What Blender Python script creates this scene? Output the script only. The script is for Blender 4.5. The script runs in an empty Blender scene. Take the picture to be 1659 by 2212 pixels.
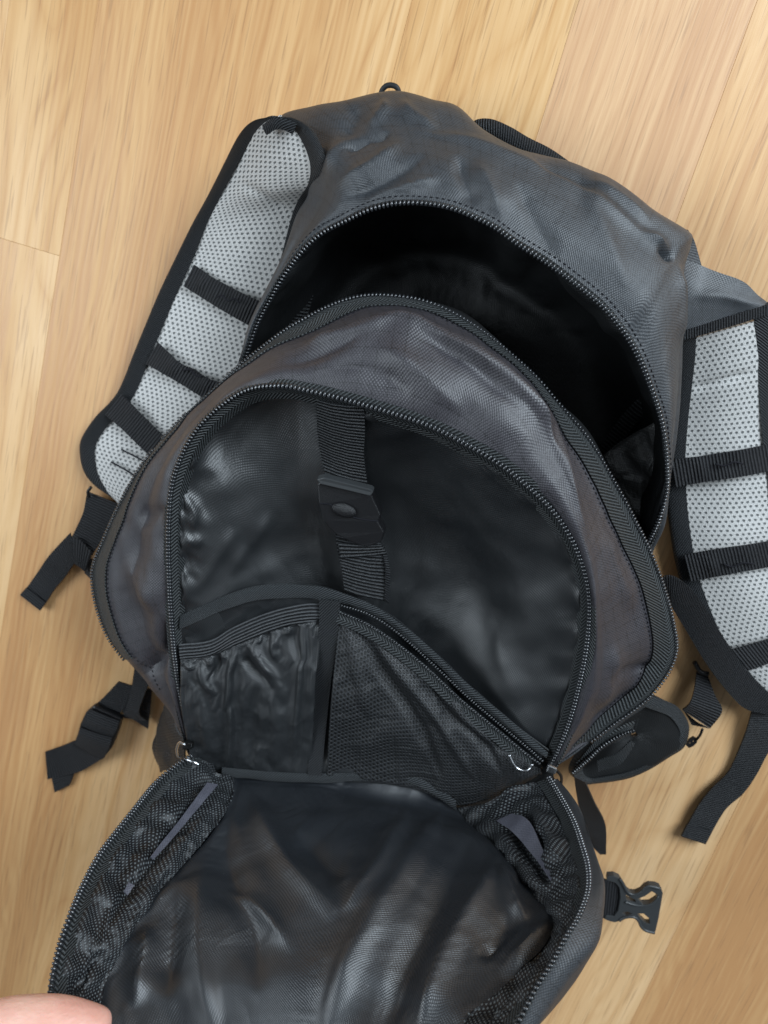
import bpy, bmesh, math, random
import numpy as np
from mathutils import Vector, Matrix, noise
from mathutils.geometry import tessellate_polygon

random.seed(7)
SC = bpy.context.scene
COL = SC.collection

# ------------------------------------------------------------------ camera
# a phone held above the floor; lengths in metres, reference lines measured on a 1659 x 2212 copy of the photo
FPX, CX, CY, CAM_H = 1662.0, 829.5, 1106.0, 0.62
def unit(v):
    v = np.array(v, float); return v / np.linalg.norm(v)
d_cam = unit((-3051, 10298, 3078))                 # direction of the floor boards, seen from the camera
p1, p2 = np.array((-1536, -1096, 3078.)), np.array((-1295, -1023, 3078.))
e_cam = unit(np.cross(d_cam, np.cross(p1, p2)))    # across the boards
n_cam = np.cross(d_cam, e_cam)
if n_cam[2] < 0: n_cam = -n_cam
Zc = -unit(n_cam)
Yc = np.array((0, -1., 0)); Yc = unit(Yc - Yc.dot(Zc) * Zc)
Xc = np.cross(Yc, Zc)
R = np.array((Xc, Yc, Zc))                          # camera axes -> world axes
CAM = np.array((0, 0, CAM_H))
def P(x, y, z):
    """the point of height z met by the sight line through (x, y)"""
    r = R @ np.array(((x - CX) / FPX, (y - CY) / FPX, 1.0))
    return CAM + r * ((z - CAM_H) / r[2])
def proj(W):
    c = (np.asarray(W) - CAM) @ R
    return np.stack((CX + FPX * c[..., 0] / c[..., 2], CY + FPX * c[..., 1] / c[..., 2]), -1)

cam = bpy.data.cameras.new('camera'); camo = bpy.data.objects.new('camera', cam); COL.objects.link(camo)
bx, by, bz = R @ np.array((1., 0, 0)), R @ np.array((0, -1., 0)), R @ np.array((0, 0, -1.))
camo.matrix_world = Matrix(((bx[0], by[0], bz[0], 0), (bx[1], by[1], bz[1], 0), (bx[2], by[2], bz[2], CAM_H), (0, 0, 0, 1)))
cam.sensor_fit = 'VERTICAL'; cam.sensor_height = 36; cam.sensor_width = 27
cam.lens = 36 * FPX / 2212
cam.clip_start = 0.02; cam.clip_end = 50
cam.dof.use_dof = True; cam.dof.focus_distance = 0.475; cam.dof.aperture_fstop = 8.5
SC.camera = camo

# ------------------------------------------------------------------ light
w = bpy.data.worlds.new('World'); SC.world = w; w.use_nodes = True
bg = w.node_tree.nodes['Background']; bg.inputs[0].default_value = (0.84, 0.93, 1.0, 1); bg.inputs[1].default_value = 0.14
def lamp(name, loc, target, size, power, col):
    l = bpy.data.lights.new(name, 'AREA'); l.shape = 'RECTANGLE'; l.size, l.size_y = size; l.energy = power; l.color = col
    o = bpy.data.objects.new(name, l); COL.objects.link(o); o.location = loc
    o.rotation_euler = (Vector(target) - Vector(loc)).to_track_quat('-Z', 'Y').to_euler()
    return o
lamp('window_light', (1.5, 0.88, 1.5), (0, 0, 0.05), (1.3, 1.3), 80, (0.80, 0.91, 1.0))
lamp('second_window_light', (-1.55, 0.25, 1.35), (0, 0, 0.05), (1.0, 1.2), 28, (0.82, 0.92, 1.0))
SC.view_settings.view_transform = 'Standard'; SC.view_settings.look = 'None'
SC.view_settings.exposure = 0; SC.view_settings.gamma = 1

# ------------------------------------------------------------------ materials
class NB:
    def __init__(s, name):
        s.m = bpy.data.materials.new(name); s.m.use_nodes = True; s.t = s.m.node_tree
        s.b = s.t.nodes['Principled BSDF']
    def n(s, kind, **kw):
        nd = s.t.nodes.new(kind)
        for k, v in kw.items(): setattr(nd, k, v)
        return nd
    def put(s, sock, v):
        if isinstance(v, bpy.types.NodeSocket): s.t.links.new(v, sock)
        elif v is not None: sock.default_value = v
    def ma(s, op, a, b=None, c=None):
        nd = s.n('ShaderNodeMath', operation=op)
        for i, v in enumerate((a, b, c)): s.put(nd.inputs[i], v)
        return nd.outputs[0]
    def uv(s):
        sep = s.n('ShaderNodeSeparateXYZ'); s.t.links.new(s.n('ShaderNodeTexCoord').outputs['UV'], sep.inputs[0])
        return sep.outputs[0], sep.outputs[1]
    def obj(s, scale=(1, 1, 1), off=None):
        v = s.n('ShaderNodeTexCoord').outputs['Object']
        mp = s.n('ShaderNodeMapping'); s.t.links.new(v, mp.inputs[0]); mp.inputs['Scale'].default_value = scale
        if off is not None: s.t.links.new(off, mp.inputs['Location'])
        return mp.outputs[0]
    def vec(s, x, y, z=0.0):
        nd = s.n('ShaderNodeCombineXYZ')
        for i, v in enumerate((x, y, z)): s.put(nd.inputs[i], v)
        return nd.outputs[0]
    def noise(s, v, scale, detail=3, rough=.5, dist=0):
        nd = s.n('ShaderNodeTexNoise'); s.put(nd.inputs['Vector'], v)
        nd.inputs['Scale'].default_value = scale; nd.inputs['Detail'].default_value = detail
        nd.inputs['Roughness'].default_value = rough; nd.inputs['Distortion'].default_value = dist
        return nd.outputs['Fac']
    def ramp(s, f, stops):
        nd = s.n('ShaderNodeValToRGB'); s.put(nd.inputs[0], f)
        el = nd.color_ramp.elements
        while len(el) < len(stops): el.new(0.5)
        for e, (p, c) in zip(el, stops): e.position = p; e.color = (*c, 1) if len(c) == 3 else c
        return nd.outputs[0]
    def mix(s, f, a, b, mode='MIX'):
        nd = s.n('ShaderNodeMix', data_type='RGBA', blend_type=mode)
        s.put(nd.inputs[0], f); s.put(nd.inputs[6], (*a, 1) if isinstance(a, tuple) else a); s.put(nd.inputs[7], (*b, 1) if isinstance(b, tuple) else b)
        return nd.outputs[2]
    def mrange(s, v, a, b, c=0.0, d=1.0, smooth=True):
        nd = s.n('ShaderNodeMapRange'); nd.interpolation_type = 'SMOOTHSTEP' if smooth else 'LINEAR'
        for i, x in enumerate((v, a, b, c, d)): s.put(nd.inputs[i], x)
        return nd.outputs[0]
    def bump(s, h, dist, strength=1.0, prev=None):
        nd = s.n('ShaderNodeBump'); nd.inputs['Strength'].default_value = strength; nd.inputs['Distance'].default_value = dist
        s.put(nd.inputs['Height'], h)
        if prev is not None: s.put(nd.inputs['Normal'], prev)
        return nd.outputs[0]
    def out(s, col=None, rough=None, norm=None, spec=None, **kw):
        if col is not None: s.put(s.b.inputs['Base Color'], (*col, 1) if isinstance(col, tuple) else col)
        s.put(s.b.inputs['Roughness'], rough); s.put(s.b.inputs['Normal'], norm); s.put(s.b.inputs['Specular IOR Level'], spec)
        for k, v in kw.items(): s.put(s.b.inputs[k.replace('_', ' ')], v)
        return s.m

def weave_mat(name, dark, light, pitch, rough, spec=.5, bump=.00025, grid=0.0, sheen=0.0, rand=.5, lint=0.0, stretch=1.0, crumple=0.0, csc=26):
    """plain weave: little over-and-under humps, some irregular, with optional ripstop grid"""
    b = NB(name); u, v = b.uv()
    wob = b.noise(b.vec(u, v), 90, 2)
    k = math.pi / pitch
    su = b.ma('SINE', b.ma('ADD', b.ma('MULTIPLY', u, k * stretch), b.ma('MULTIPLY', wob, 3.0)))
    sv = b.ma('SINE', b.ma('ADD', b.ma('MULTIPLY', v, k), b.ma('MULTIPLY', wob, 2.0)))
    h = b.ma('MULTIPLY', su, sv)
    fine = b.noise(b.vec(b.ma('MULTIPLY', u, .45), v), 1.0 / pitch, 2, .6)
    hh = b.ma('ADD', b.ma('MULTIPLY', h, 1 - rand), b.ma('MULTIPLY', b.ma('SUBTRACT', fine, .5), 2.2 * rand))
    f = b.mrange(hh, -.8, .9)
    col = b.mix(f, dark, light)
    if grid:
        for c in (u, v):
            fr = b.ma('FRACT', b.ma('DIVIDE', c, grid))
            ln = b.mrange(b.ma('ABSOLUTE', b.ma('SUBTRACT', fr, .5)), .425, .475)
            brk = b.mrange(b.noise(b.vec(u, v), 420, 1), .38, .55)
            col = b.mix(b.ma('MULTIPLY', b.ma('MULTIPLY', ln, .55), brk), col, tuple(x * .45 for x in dark))
    if lint:
        vo = b.n('ShaderNodeTexVoronoi'); vo.inputs['Scale'].default_value = 170
        b.put(vo.inputs['Vector'], b.vec(u, b.ma('MULTIPLY', v, .7)))
        speck = b.ma('MULTIPLY', b.mrange(vo.outputs['Distance'], .05, .02), b.mrange(b.noise(b.vec(u, v), 120, 0), .62, .68))
        col = b.mix(b.ma('MULTIPLY', speck, lint), col, (.35, .35, .35))
    soft = b.noise(b.vec(u, v), 28, 3)
    nrm = b.bump(soft, .0016, .5)
    if crumple:
        wv = b.n('ShaderNodeTexNoise'); wv.inputs['Scale'].default_value = 18; wv.inputs['Detail'].default_value = 2
        b.put(wv.inputs['Vector'], b.vec(u, v))
        va = b.n('ShaderNodeVectorMath', operation='MULTIPLY_ADD'); b.put(va.inputs[0], wv.outputs['Color'])
        va.inputs[1].default_value = (.05, .05, .05); b.put(va.inputs[2], b.vec(u, b.ma('MULTIPLY', v, .7)))
        for sc_, am in ((csc, .0040), (csc * 2.7, .0013)):
            vo2 = b.n('ShaderNodeTexVoronoi'); vo2.inputs['Scale'].default_value = sc_
            b.put(vo2.inputs['Vector'], va.outputs[0])
            nrm = b.bump(vo2.outputs['Distance'], am, crumple, nrm)
    nrm = b.bump(hh, bump, .9, nrm)
    rr = b.mrange(b.noise(b.vec(u, v), 35, 2), .3, .7, rough - .05, rough + .06)
    kw = {}
    if sheen: kw = dict(Sheen_Weight=sheen, Sheen_Roughness=.45)
    return b.out(col, rr, nrm, spec, **kw)

def rib_mat(name, dark, light, pitch, rough, mode='across', bump=.0004, wd=.02, spec=.3):
    """ribbed or herringbone tape; u runs along the tape, v across it"""
    b = NB(name); u, v = b.uv(); k = 2 * math.pi / pitch
    if mode == 'across': ph = b.ma('MULTIPLY', u, k)
    elif mode == 'along': ph = b.ma('MULTIPLY', v, k)
    elif mode == 'chevron': ph = b.ma('MULTIPLY', b.ma('ADD', u, b.ma('ABSOLUTE', b.ma('SUBTRACT', v, wd / 2))), k)
    else: ph = b.ma('MULTIPLY', b.ma('ADD', u, b.ma('MULTIPLY', v, 1.2)), k)
    s = b.ma('SINE', ph)
    th = b.noise(b.vec(b.ma('MULTIPLY', u, 1.0), b.ma('MULTIPLY', v, 1.0)), 900, 2, .6)
    hh = b.ma('ADD', s, b.ma('MULTIPLY', b.ma('SUBTRACT', th, .5), 2.4))
    col = b.mix(b.mrange(hh, -1.2, 1.4), dark, light)
    nrm = b.bump(hh, bump, .8)
    return b.out(col, rough, nrm, spec)

def airmesh_mat(name, thread, hole, a, rough=.45, thr=(.2, 1.1), bump=.001, asp=1.0, patch=None):
    """spacer mesh: round holes on a triangular lattice"""
    b = NB(name); u, v = b.uv(); v = b.ma('MULTIPLY', v, asp)
    wb = b.noise(b.vec(u, v), 60, 1)
    k = 4 * math.pi / (math.sqrt(3) * a)
    tot = None
    for ang in (0, 60, 120):
        c, s = math.cos(math.radians(ang)) * k, math.sin(math.radians(ang)) * k
        ph = b.ma('ADD', b.ma('ADD', b.ma('MULTIPLY', u, c), b.ma('MULTIPLY', v, s)), b.ma('MULTIPLY', wb, 1.6))
        cs = b.ma('COSINE', ph); tot = cs if tot is None else b.ma('ADD', tot, cs)
    f = b.mrange(tot, *thr)
    th = b.noise(b.vec(u, v), 1500, 2)
    tcol = b.mix(b.mrange(th, .3, .7), tuple(x * .62 for x in thread), thread)
    if patch:
        pf = b.mrange(b.noise(b.vec(u, v), 55, 3, .6), .4, .62)
        tcol = b.mix(pf, tcol, patch)
    col = b.mix(f, tcol, hole)
    nrm = b.bump(b.ma('ADD', b.ma('MULTIPLY', f, -1.0), b.ma('MULTIPLY', th, .35)), bump, 1.0)
    return b.out(col, rough, nrm, .5)

M = {}
M['shell'] = weave_mat('ripstop_shell_fabric', (.012, .014, .017), (.046, .052, .060), .00095, .5, .7, .00015, grid=.0078, crumple=.22, csc=16, rand=.45)
M['panel'] = weave_mat('ripstop_panel_fabric', (.013, .0125, .016), (.054, .050, .059), .00105, .5, .7, .00017, grid=.0085, crumple=.22, csc=16, rand=.45)
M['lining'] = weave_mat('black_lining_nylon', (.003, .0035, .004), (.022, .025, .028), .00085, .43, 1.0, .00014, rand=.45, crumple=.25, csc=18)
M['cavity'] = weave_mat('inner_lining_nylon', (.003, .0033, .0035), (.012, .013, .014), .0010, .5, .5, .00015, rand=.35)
M['litlining'] = weave_mat('lit_inner_lining', (.03, .03, .03), (.10, .10, .098), .0012, .35, .9, .0002, rand=.6)  # inner lining where light falls on it, the brightness painted into a paler colour
M['flaplining'] = weave_mat('flap_lining_nylon', (.004, .005, .006), (.023, .027, .034), .00085, .43, .95, .00012, rand=.45, lint=.9, crumple=.35, csc=18)
M['gather'] = weave_mat('gathered_nylon', (.005, .0055, .006), (.024, .027, .030), .0008, .46, .6, .00012, rand=.35, lint=.4, crumple=.35, csc=50)
M['webbing'] = rib_mat('black_webbing', (.005, .005, .006), (.034, .036, .039), .0018, .55, 'across', .0006)
M['ladder'] = rib_mat('black_ladder_webbing', (.003, .003, .003), (.050, .053, .057), .0026, .45, 'across', .0009)
M['strapweb'] = rib_mat('plain_black_webbing', (.005, .005, .006), (.030, .031, .034), .0024, .6, 'across', .0005)
M['binding'] = rib_mat('black_edge_binding', (.006, .006, .007), (.042, .046, .050), .0024, .55, 'diag', .0006)
M['greybinding'] = rib_mat('charcoal_edge_binding', (.008, .009, .010), (.070, .077, .082), .0022, .55, 'diag', .0006)
M['tape'] = rib_mat('black_zipper_tape', (.005, .006, .006), (.075, .082, .085), .0026, .5, 'chevron', .0006, wd=.011)
M['elastic'] = rib_mat('black_elastic', (.004, .004, .005), (.085, .090, .095), .0026, .5, 'along', .0008)
M['airmesh'] = airmesh_mat('white_air_mesh', (.70, .69, .67), (.15, .16, .16), .0042, .4, (.7, 2.0), .0014)
M['blackmesh'] = airmesh_mat('black_knit_mesh', (.026, .028, .031), (.002, .002, .002), .0030, .45, (-.4, 1.2), .0012)
M['flapmesh'] = airmesh_mat('black_gusset_mesh', (.007, .007, .009), (.12, .135, .142), .0024, .5, (.4, 1.9), .0003)
def plain(name, col, rough, spec=.5, metal=0.0, bump=None):
    b = NB(name); nrm = None
    if bump: nrm = b.bump(b.noise(b.obj(), bump[0], 3), bump[1], .6)
    return b.out(col, rough, nrm, spec, Metallic=metal)
M['teeth'] = plain('black_nylon_coil', (.022, .024, .027), .2, .9)
M['plastic'] = plain('black_moulded_plastic', (.008, .008, .009), .36, .4, 0, (1500, .0003))
M['greyplastic'] = plain('charcoal_moulded_plastic', (.040, .043, .045), .36, .5, 0, (1500, .0002))
M['metal'] = plain('nickel_metal', (.55, .56, .58), .25, .5, 1.0)
M['gunmetal'] = plain('dark_metal', (.10, .10, .10), .3, .5, 1.0)
M['thread'] = plain('dark_thread', (.006, .006, .010), .7, .3)
M['satin'] = weave_mat('grey_satin_ribbon', (.05, .05, .062), (.115, .115, .145), .0009, .45, .5, .0001, rand=.6)

b = NB('hand_skin'); o = b.obj()
c = b.ramp(b.noise(o, 40, 3), [(.3, (.74, .38, .30)), (.7, (.82, .50, .40))])
b.out(c, .48, b.bump(b.noise(b.obj((1, 3, 1)), 260, 4, .6), .0009, .7), .45, Subsurface_Weight=.25, Subsurface_Scale=.006)
b.b.inputs['Subsurface Radius'].default_value = (1, .35, .2); M['skin'] = b.m
M['nail'] = plain('nail', (.68, .42, .36), .3, .5)

# laminate: honey oak print, per-plank offset and shade
b = NB('honey_oak_laminate')
at = b.n('ShaderNodeAttribute'); at.attribute_type = 'OBJECT'; at.attribute_name = 'shade'
sh = at.outputs['Fac']
off = b.vec(b.ma('MULTIPLY', sh, 17.3), b.ma('MULTIPLY', sh, 7.7), b.ma('MULTIPLY', sh, 3.1))
o1 = b.obj((1, 1, 1), off)
warp = b.noise(b.obj((1.5, 7, 1), off), 1.0, 2)
sep = b.n('ShaderNodeSeparateXYZ'); b.put(sep.inputs[0], o1)
xx, yy = sep.outputs[0], sep.outputs[1]
broad = b.noise(b.obj((.7, 15, 1), off), 1.0, 3, .55, .4)
cm = b.mrange(b.noise(b.obj((.9, 5, 1), off), 1.0, 1), .45, .62)
ring = b.ma('MULTIPLY', b.ma('POWER', b.ma('ABSOLUTE', b.ma('SINE', b.ma('MULTIPLY', b.ma('ADD', yy, b.ma('MULTIPLY', warp, .34)), 150))), .6), b.ma('MULTIPLY', cm, 1.6))
ring2 = b.ma('SINE', b.ma('MULTIPLY', b.ma('ADD', yy, b.ma('MULTIPLY', b.noise(b.obj((2.0, 11, 1), off), 1.0, 3, .6), .10)), 900))
streak = b.noise(b.obj((1.6, 230, 1), off), 1.0, 4, .65)
pores = b.noise(b.obj((20, 620, 1), off), 1.0, 2, .6)
tone = b.ma('ADD', b.ma('MULTIPLY', broad, .60), b.ma('ADD', b.ma('MULTIPLY', streak, .34), b.ma('ADD', b.ma('MULTIPLY', b.ma('SUBTRACT', ring, .5), .15), b.ma('MULTIPLY', ring2, .03))))
base = b.ramp(tone, [(.30, (.53, .27, .105)), (.46, (.645, .375, .160)), (.58, (.71, .44, .205)), (.76, (.78, .51, .262))])
base = b.mix(b.mrange(pores, .56, .68, 0, .46), base, (.33, .17, .075))
sp = b.noise(b.obj((3.5, 24, 1), off), 1.0, 2, .5)
base = b.mix(b.mrange(sp, .64, .80, 0, .5), base, (.46, .235, .10))
hs = b.n('ShaderNodeHueSaturation'); b.put(hs.inputs['Color'], base)
b.put(hs.inputs['Value'], b.mrange(sh, 0, 1, .82, 1.12, False)); b.put(hs.inputs['Saturation'], b.mrange(sh, 0, 1, 1.14, .86, False))
nrm = b.bump(b.ma('ADD', streak, b.ma('MULTIPLY', pores, -.5)), .00035, .5)
M['wood'] = b.out(hs.outputs[0], b.mrange(streak, .3, .7, .36, .48), nrm, .45)

# ------------------------------------------------------------------ mesh helpers
def cr(pts, n, par='arc'):
    """Catmull-Rom through pts, n samples"""
    p = np.asarray(pts, float); k = len(p)
    if k == 2:
        t = np.linspace(0, 1, n)[:, None]; return p[0] * (1 - t) + p[1] * t
    if par == 'arc':
        s = np.concatenate(([0], np.cumsum(np.maximum(np.linalg.norm(np.diff(p, axis=0), axis=1), 1e-9))))
        s = s / s[-1] * (k - 1)
        t = np.interp(np.linspace(0, k - 1, n), s, np.arange(k))
    else: t = np.linspace(0, k - 1, n)
    q = np.vstack((2 * p[0] - p[1], p, 2 * p[-1] - p[-2]))
    i = np.minimum(t.astype(int), k - 2); f = (t - i)[:, None]
    a, b_, c_, d_ = q[i], q[i + 1], q[i + 2], q[i + 3]
    return .5 * (2 * b_ + (c_ - a) * f + (2 * a - 5 * b_ + 4 * c_ - d_) * f ** 2 + (3 * b_ - a - 3 * c_ + d_) * f ** 3)
def W(row): return np.array([P(*q) if len(q) == 3 else q for q in row])
def loft(rows, nu, nv, par='idx', world=False, vpar='idx'):
    rs = [np.asarray(r, float) if world else W(r) for r in rows]
    rs = np.stack([cr(r, nu, par) for r in rs])           # k, nu, 3
    return np.stack([cr(rs[:, j], nv, vpar) for j in range(nu)], 1)
def normals(G, closed=False):
    if closed:
        du = np.roll(G, -1, 1) - np.roll(G, 1, 1)
    else: du = np.gradient(G, axis=1)
    dv = np.gradient(G, axis=0)
    n = np.cross(du, dv); n /= np.linalg.norm(n, axis=2, keepdims=True) + 1e-12
    c = ((CAM - G) * n).sum(2)
    if np.median(c) < 0: n = -n
    return n
def segdist(p, line):
    d = np.full(p.shape[:-1], 1e9); s = np.zeros(p.shape[:-1]); k = len(line) - 1
    for i, (a, c) in enumerate(zip(line[:-1], line[1:])):
        a, c = np.array(a, float), np.array(c, float); v = c - a
        t = np.clip(((p - a) @ v) / (v @ v), 0, 1)
        e = np.linalg.norm(p - a - t[..., None] * v, axis=-1)
        s = np.where(e < d, (i + t) / k, s); d = np.minimum(d, e)
    return d, np.clip(np.minimum(s, 1 - s) * 3.2, 0, 1)
FOLD = .75
def wrinkle(G, waves=(), folds=(), closed=False, fade=None, gain=1.0):
    """waves: (amp m, scale 1/m, stretch vector); folds: (polyline on the photo copy, half-width, height m)"""
    n = normals(G, closed); h = np.zeros(G.shape[:2])
    for amp, sc, st in waves:
        st = np.array(st, float)
        q = G * st * sc
        nz = np.array([noise.noise(Vector(v)) for v in q.reshape(-1, 3)]).reshape(h.shape)
        h += amp * nz if amp > 0 else -amp * (.5 - np.sqrt(nz * nz + .006) * 1.6)
    if folds:
        px = proj(G)
        for line, wd, ht in folds:
            ln = cr(line, max(8, 5 * len(line)))
            d, tp = segdist(px, ln); tp = tp * tp * (3 - 2 * tp)
            wdd = wd * (.75 + .6 * tp)
            h += gain * FOLD * ht * tp * (np.exp(.25 - np.sqrt((1.25 * d / wdd) ** 2 + .06)) if gain > 1.2 else 1 / (1 + (d / wdd) ** 2) ** 1.5)
    if fade is not None: h *= fade
    return G + n * h[..., None]
def drape(G, eu, ev, it=220, closed=False, bend=.12, amp=.0015, scale=30, lim=.014, pin=None, up2=2, seed=0.0, grav=0.0):
    """cloth with a little too much material between its seams: relax until it buckles"""
    nv, nu = G.shape[:2]; N = nv * nu
    idx = np.arange(N).reshape(nv, nu); X0 = G.reshape(-1, 3)
    eu = np.broadcast_to(eu, (nv, nu)).reshape(-1); ev = np.broadcast_to(ev, (nv, nu)).reshape(-1)
    R_ = lambda k: np.roll(idx, -k, 1) if closed else idx[:, k:]
    C_ = lambda k: idx if closed else idx[:, :nu - k]
    prs = [(C_(1), R_(1), 'u', .5), (idx[:-1], idx[1:], 'v', .5),
           (C_(1)[:-1], R_(1)[1:], 'd', .15), (C_(1)[1:], R_(1)[:-1], 'd', .15),
           (C_(2), R_(2), 'u', bend), (idx[:-2], idx[2:], 'v', bend), (C_(4), R_(4), 'u', bend * .6), (idx[:-4], idx[4:], 'v', bend * .6)]
    I, J, Lr, K = [], [], [], []
    for a, c, kind, k in prs:
        a, c = a.reshape(-1), c.reshape(-1)
        l = np.linalg.norm(X0[a] - X0[c], axis=1)
        e = {'u': (eu[a] + eu[c]) / 2, 'v': (ev[a] + ev[c]) / 2, 'd': (eu[a] + ev[a] + eu[c] + ev[c]) / 4}[kind]
        I.append(a); J.append(c); Lr.append(l * (1 + e)); K.append(np.full(len(a), k))
    I, J, Lr, K = map(np.concatenate, (I, J, Lr, K))
    cnt = np.bincount(I, K, N) + np.bincount(J, K, N)
    if pin is None:
        pin = np.zeros((nv, nu), bool); pin[0] = pin[-1] = True
        if not closed: pin[:, 0] = pin[:, -1] = True
    free = (~pin.reshape(-1))[:, None]
    n = normals(G, closed).reshape(-1, 3)
    X = X0 + n * free * amp * np.array([noise.noise(Vector(v * scale) + Vector((seed, 0, 0))) for v in X0])[:, None]
    gv = np.array((0, 0, -grav))
    for _ in range(it):
        D = X[J] - X[I]; l = np.linalg.norm(D, axis=1) + 1e-12
        c = (K * .5 * (l - Lr) / l)[:, None] * D
        acc = np.stack([np.bincount(I, c[:, k], N) - np.bincount(J, c[:, k], N) for k in range(3)], 1)
        X = X + free * (1.5 * acc / (cnt[:, None] * .5) + gv)
        dv = X - X0; m = np.linalg.norm(dv, axis=1, keepdims=True)
        X = X0 + dv * np.minimum(1, lim / (m + 1e-12))
    X = X.reshape(nv, nu, 3)
    if up2 > 1:
        if closed: X = np.concatenate((X, X[:, :1]), 1)
        X = np.stack([cr(X[:, j], (nv - 1) * up2 + 1, 'idx') for j in range(X.shape[1])], 1)
        X = np.stack([cr(X[i], (X.shape[1] - 1) * up2 + 1, 'idx') for i in range(X.shape[0])])
        if closed: X = X[:, :-1]
    return X
def link(name, me, mat, parent=None, kind=None, label=None):
    o = bpy.data.objects.new(name, me); COL.objects.link(o)
    if mat is not None: me.materials.append(M[mat])
    if parent is not None: o.parent = parent
    if kind: o['kind'] = kind
    if label: o['label'] = label
    return o
def sheet(name, G, mat, parent, thick=.0012, closed=False, smooth=True, kind=None, label=None):
    nv, nu = G.shape[:2]
    n = normals(G, closed)
    idx = np.arange(nv * nu).reshape(nv, nu)
    cols = nu if closed else nu - 1
    a = idx[:-1, :cols]; b_ = np.roll(idx, -1, 1)[:-1, :cols]; c = np.roll(idx, -1, 1)[1:, :cols]; d = idx[1:, :cols]
    F = np.stack((a, b_, c, d), -1).reshape(-1, 4)
    v0, v1, v3 = (G.reshape(-1, 3)[F[:, i]] for i in (0, 1, 3))
    fn = np.cross(v1 - v0, v3 - v0)
    if (fn * n.reshape(-1, 3)[F[:, 0]]).sum() < 0: F = F[:, ::-1]
    me = bpy.data.meshes.new(name); me.from_pydata(G.reshape(-1, 3).tolist(), [], F.tolist())
    lu = np.concatenate((np.zeros((nv, 1)), np.cumsum(np.linalg.norm(np.diff(G, axis=1), axis=2), 1)), 1).mean(0)
    lv = np.concatenate((np.zeros((1, nu)), np.cumsum(np.linalg.norm(np.diff(G, axis=0), axis=2), 0)), 0)
    lv = lv if nv < 12 else np.repeat(lv.mean(1)[:, None], nu, 1) * .5 + lv * .5
    UV = np.stack((np.repeat(lu[None], nv, 0), lv), -1).reshape(-1, 2)
    l = me.uv_layers.new(name='UVMap'); l.data.foreach_set('uv', UV[F.reshape(-1)].reshape(-1).astype('f'))
    if smooth: me.polygons.foreach_set('use_smooth', [True] * len(me.polygons))
    o = link(name, me, mat, parent, kind, label)
    if thick:
        s = o.modifiers.new('thickness', 'SOLIDIFY'); s.thickness = thick; s.offset = -1
        o.modifiers.new('crisp_edges', 'EDGE_SPLIT').split_angle = math.radians(50)
    return o
def ribbon(name, L, Rr, mat, parent, thick=.0016, n=40, par='arc', waves=(), folds=(), label=None, arch=0.0, nv=4):
    rows = [W(L), W(Rr)]
    G = loft([cr(r, 24, par) for r in rows], n, nv, 'idx', True)
    if arch:
        nn = normals(G); t = np.linspace(-1, 1, nv)[:, None, None]
        G = G + nn * arch * (1 - t ** 2)
    if waves or folds: G = wrinkle(G, waves, folds)
    return sheet(name, G, mat, parent, thick, label=label)
def tube(name, pts, r, mat, parent, n=40, sides=8, world=False, closed=False, kind=None):
    p = cr(pts if world else W(pts), n)
    t = np.gradient(p, axis=0); t /= np.linalg.norm(t, axis=1, keepdims=True)
    up = np.array((.13, .21, .97)); V, F = [], []
    rad = r if hasattr(r, '__len__') else [r] * n
    for i in range(n):
        a = np.cross(t[i], up); a /= np.linalg.norm(a); c = np.cross(a, t[i])
        for j in range(sides):
            th = 2 * math.pi * j / sides; V.append(p[i] + rad[i] * (a * math.cos(th) + c * math.sin(th)))
    for i in range(n - 1):
        for j in range(sides):
            k = (j + 1) % sides; F.append((i * sides + j, i * sides + k, (i + 1) * sides + k, (i + 1) * sides + j))
    F.append(tuple(range(sides))[::-1]); F.append(tuple((n - 1) * sides + j for j in range(sides)))
    me = bpy.data.meshes.new(name); me.from_pydata([tuple(v) for v in V], [], F)
    me.polygons.foreach_set('use_smooth', [True] * len(me.polygons))
    return link(name, me, mat, parent, kind)
def ellipsoid(seg=7, rings=4):
    V, F = [(0, 0, 1)], []
    for i in range(1, rings):
        ph = math.pi * i / rings
        for j in range(seg):
            th = 2 * math.pi * j / seg; V.append((math.sin(ph) * math.cos(th), math.sin(ph) * math.sin(th), math.cos(ph)))
    V.append((0, 0, -1))
    for j in range(seg):
        F.append((0, 1 + j, 1 + (j + 1) % seg)); F.append((len(V) - 1, 1 + (rings - 2) * seg + (j + 1) % seg, 1 + (rings - 2) * seg + j))
        for i in range(rings - 2):
            F.append((1 + i * seg + j, 1 + (i + 1) * seg + j, 1 + (i + 1) * seg + (j + 1) % seg, 1 + i * seg + (j + 1) % seg))
    return np.array(V), F
EV, EF = ellipsoid()
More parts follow.
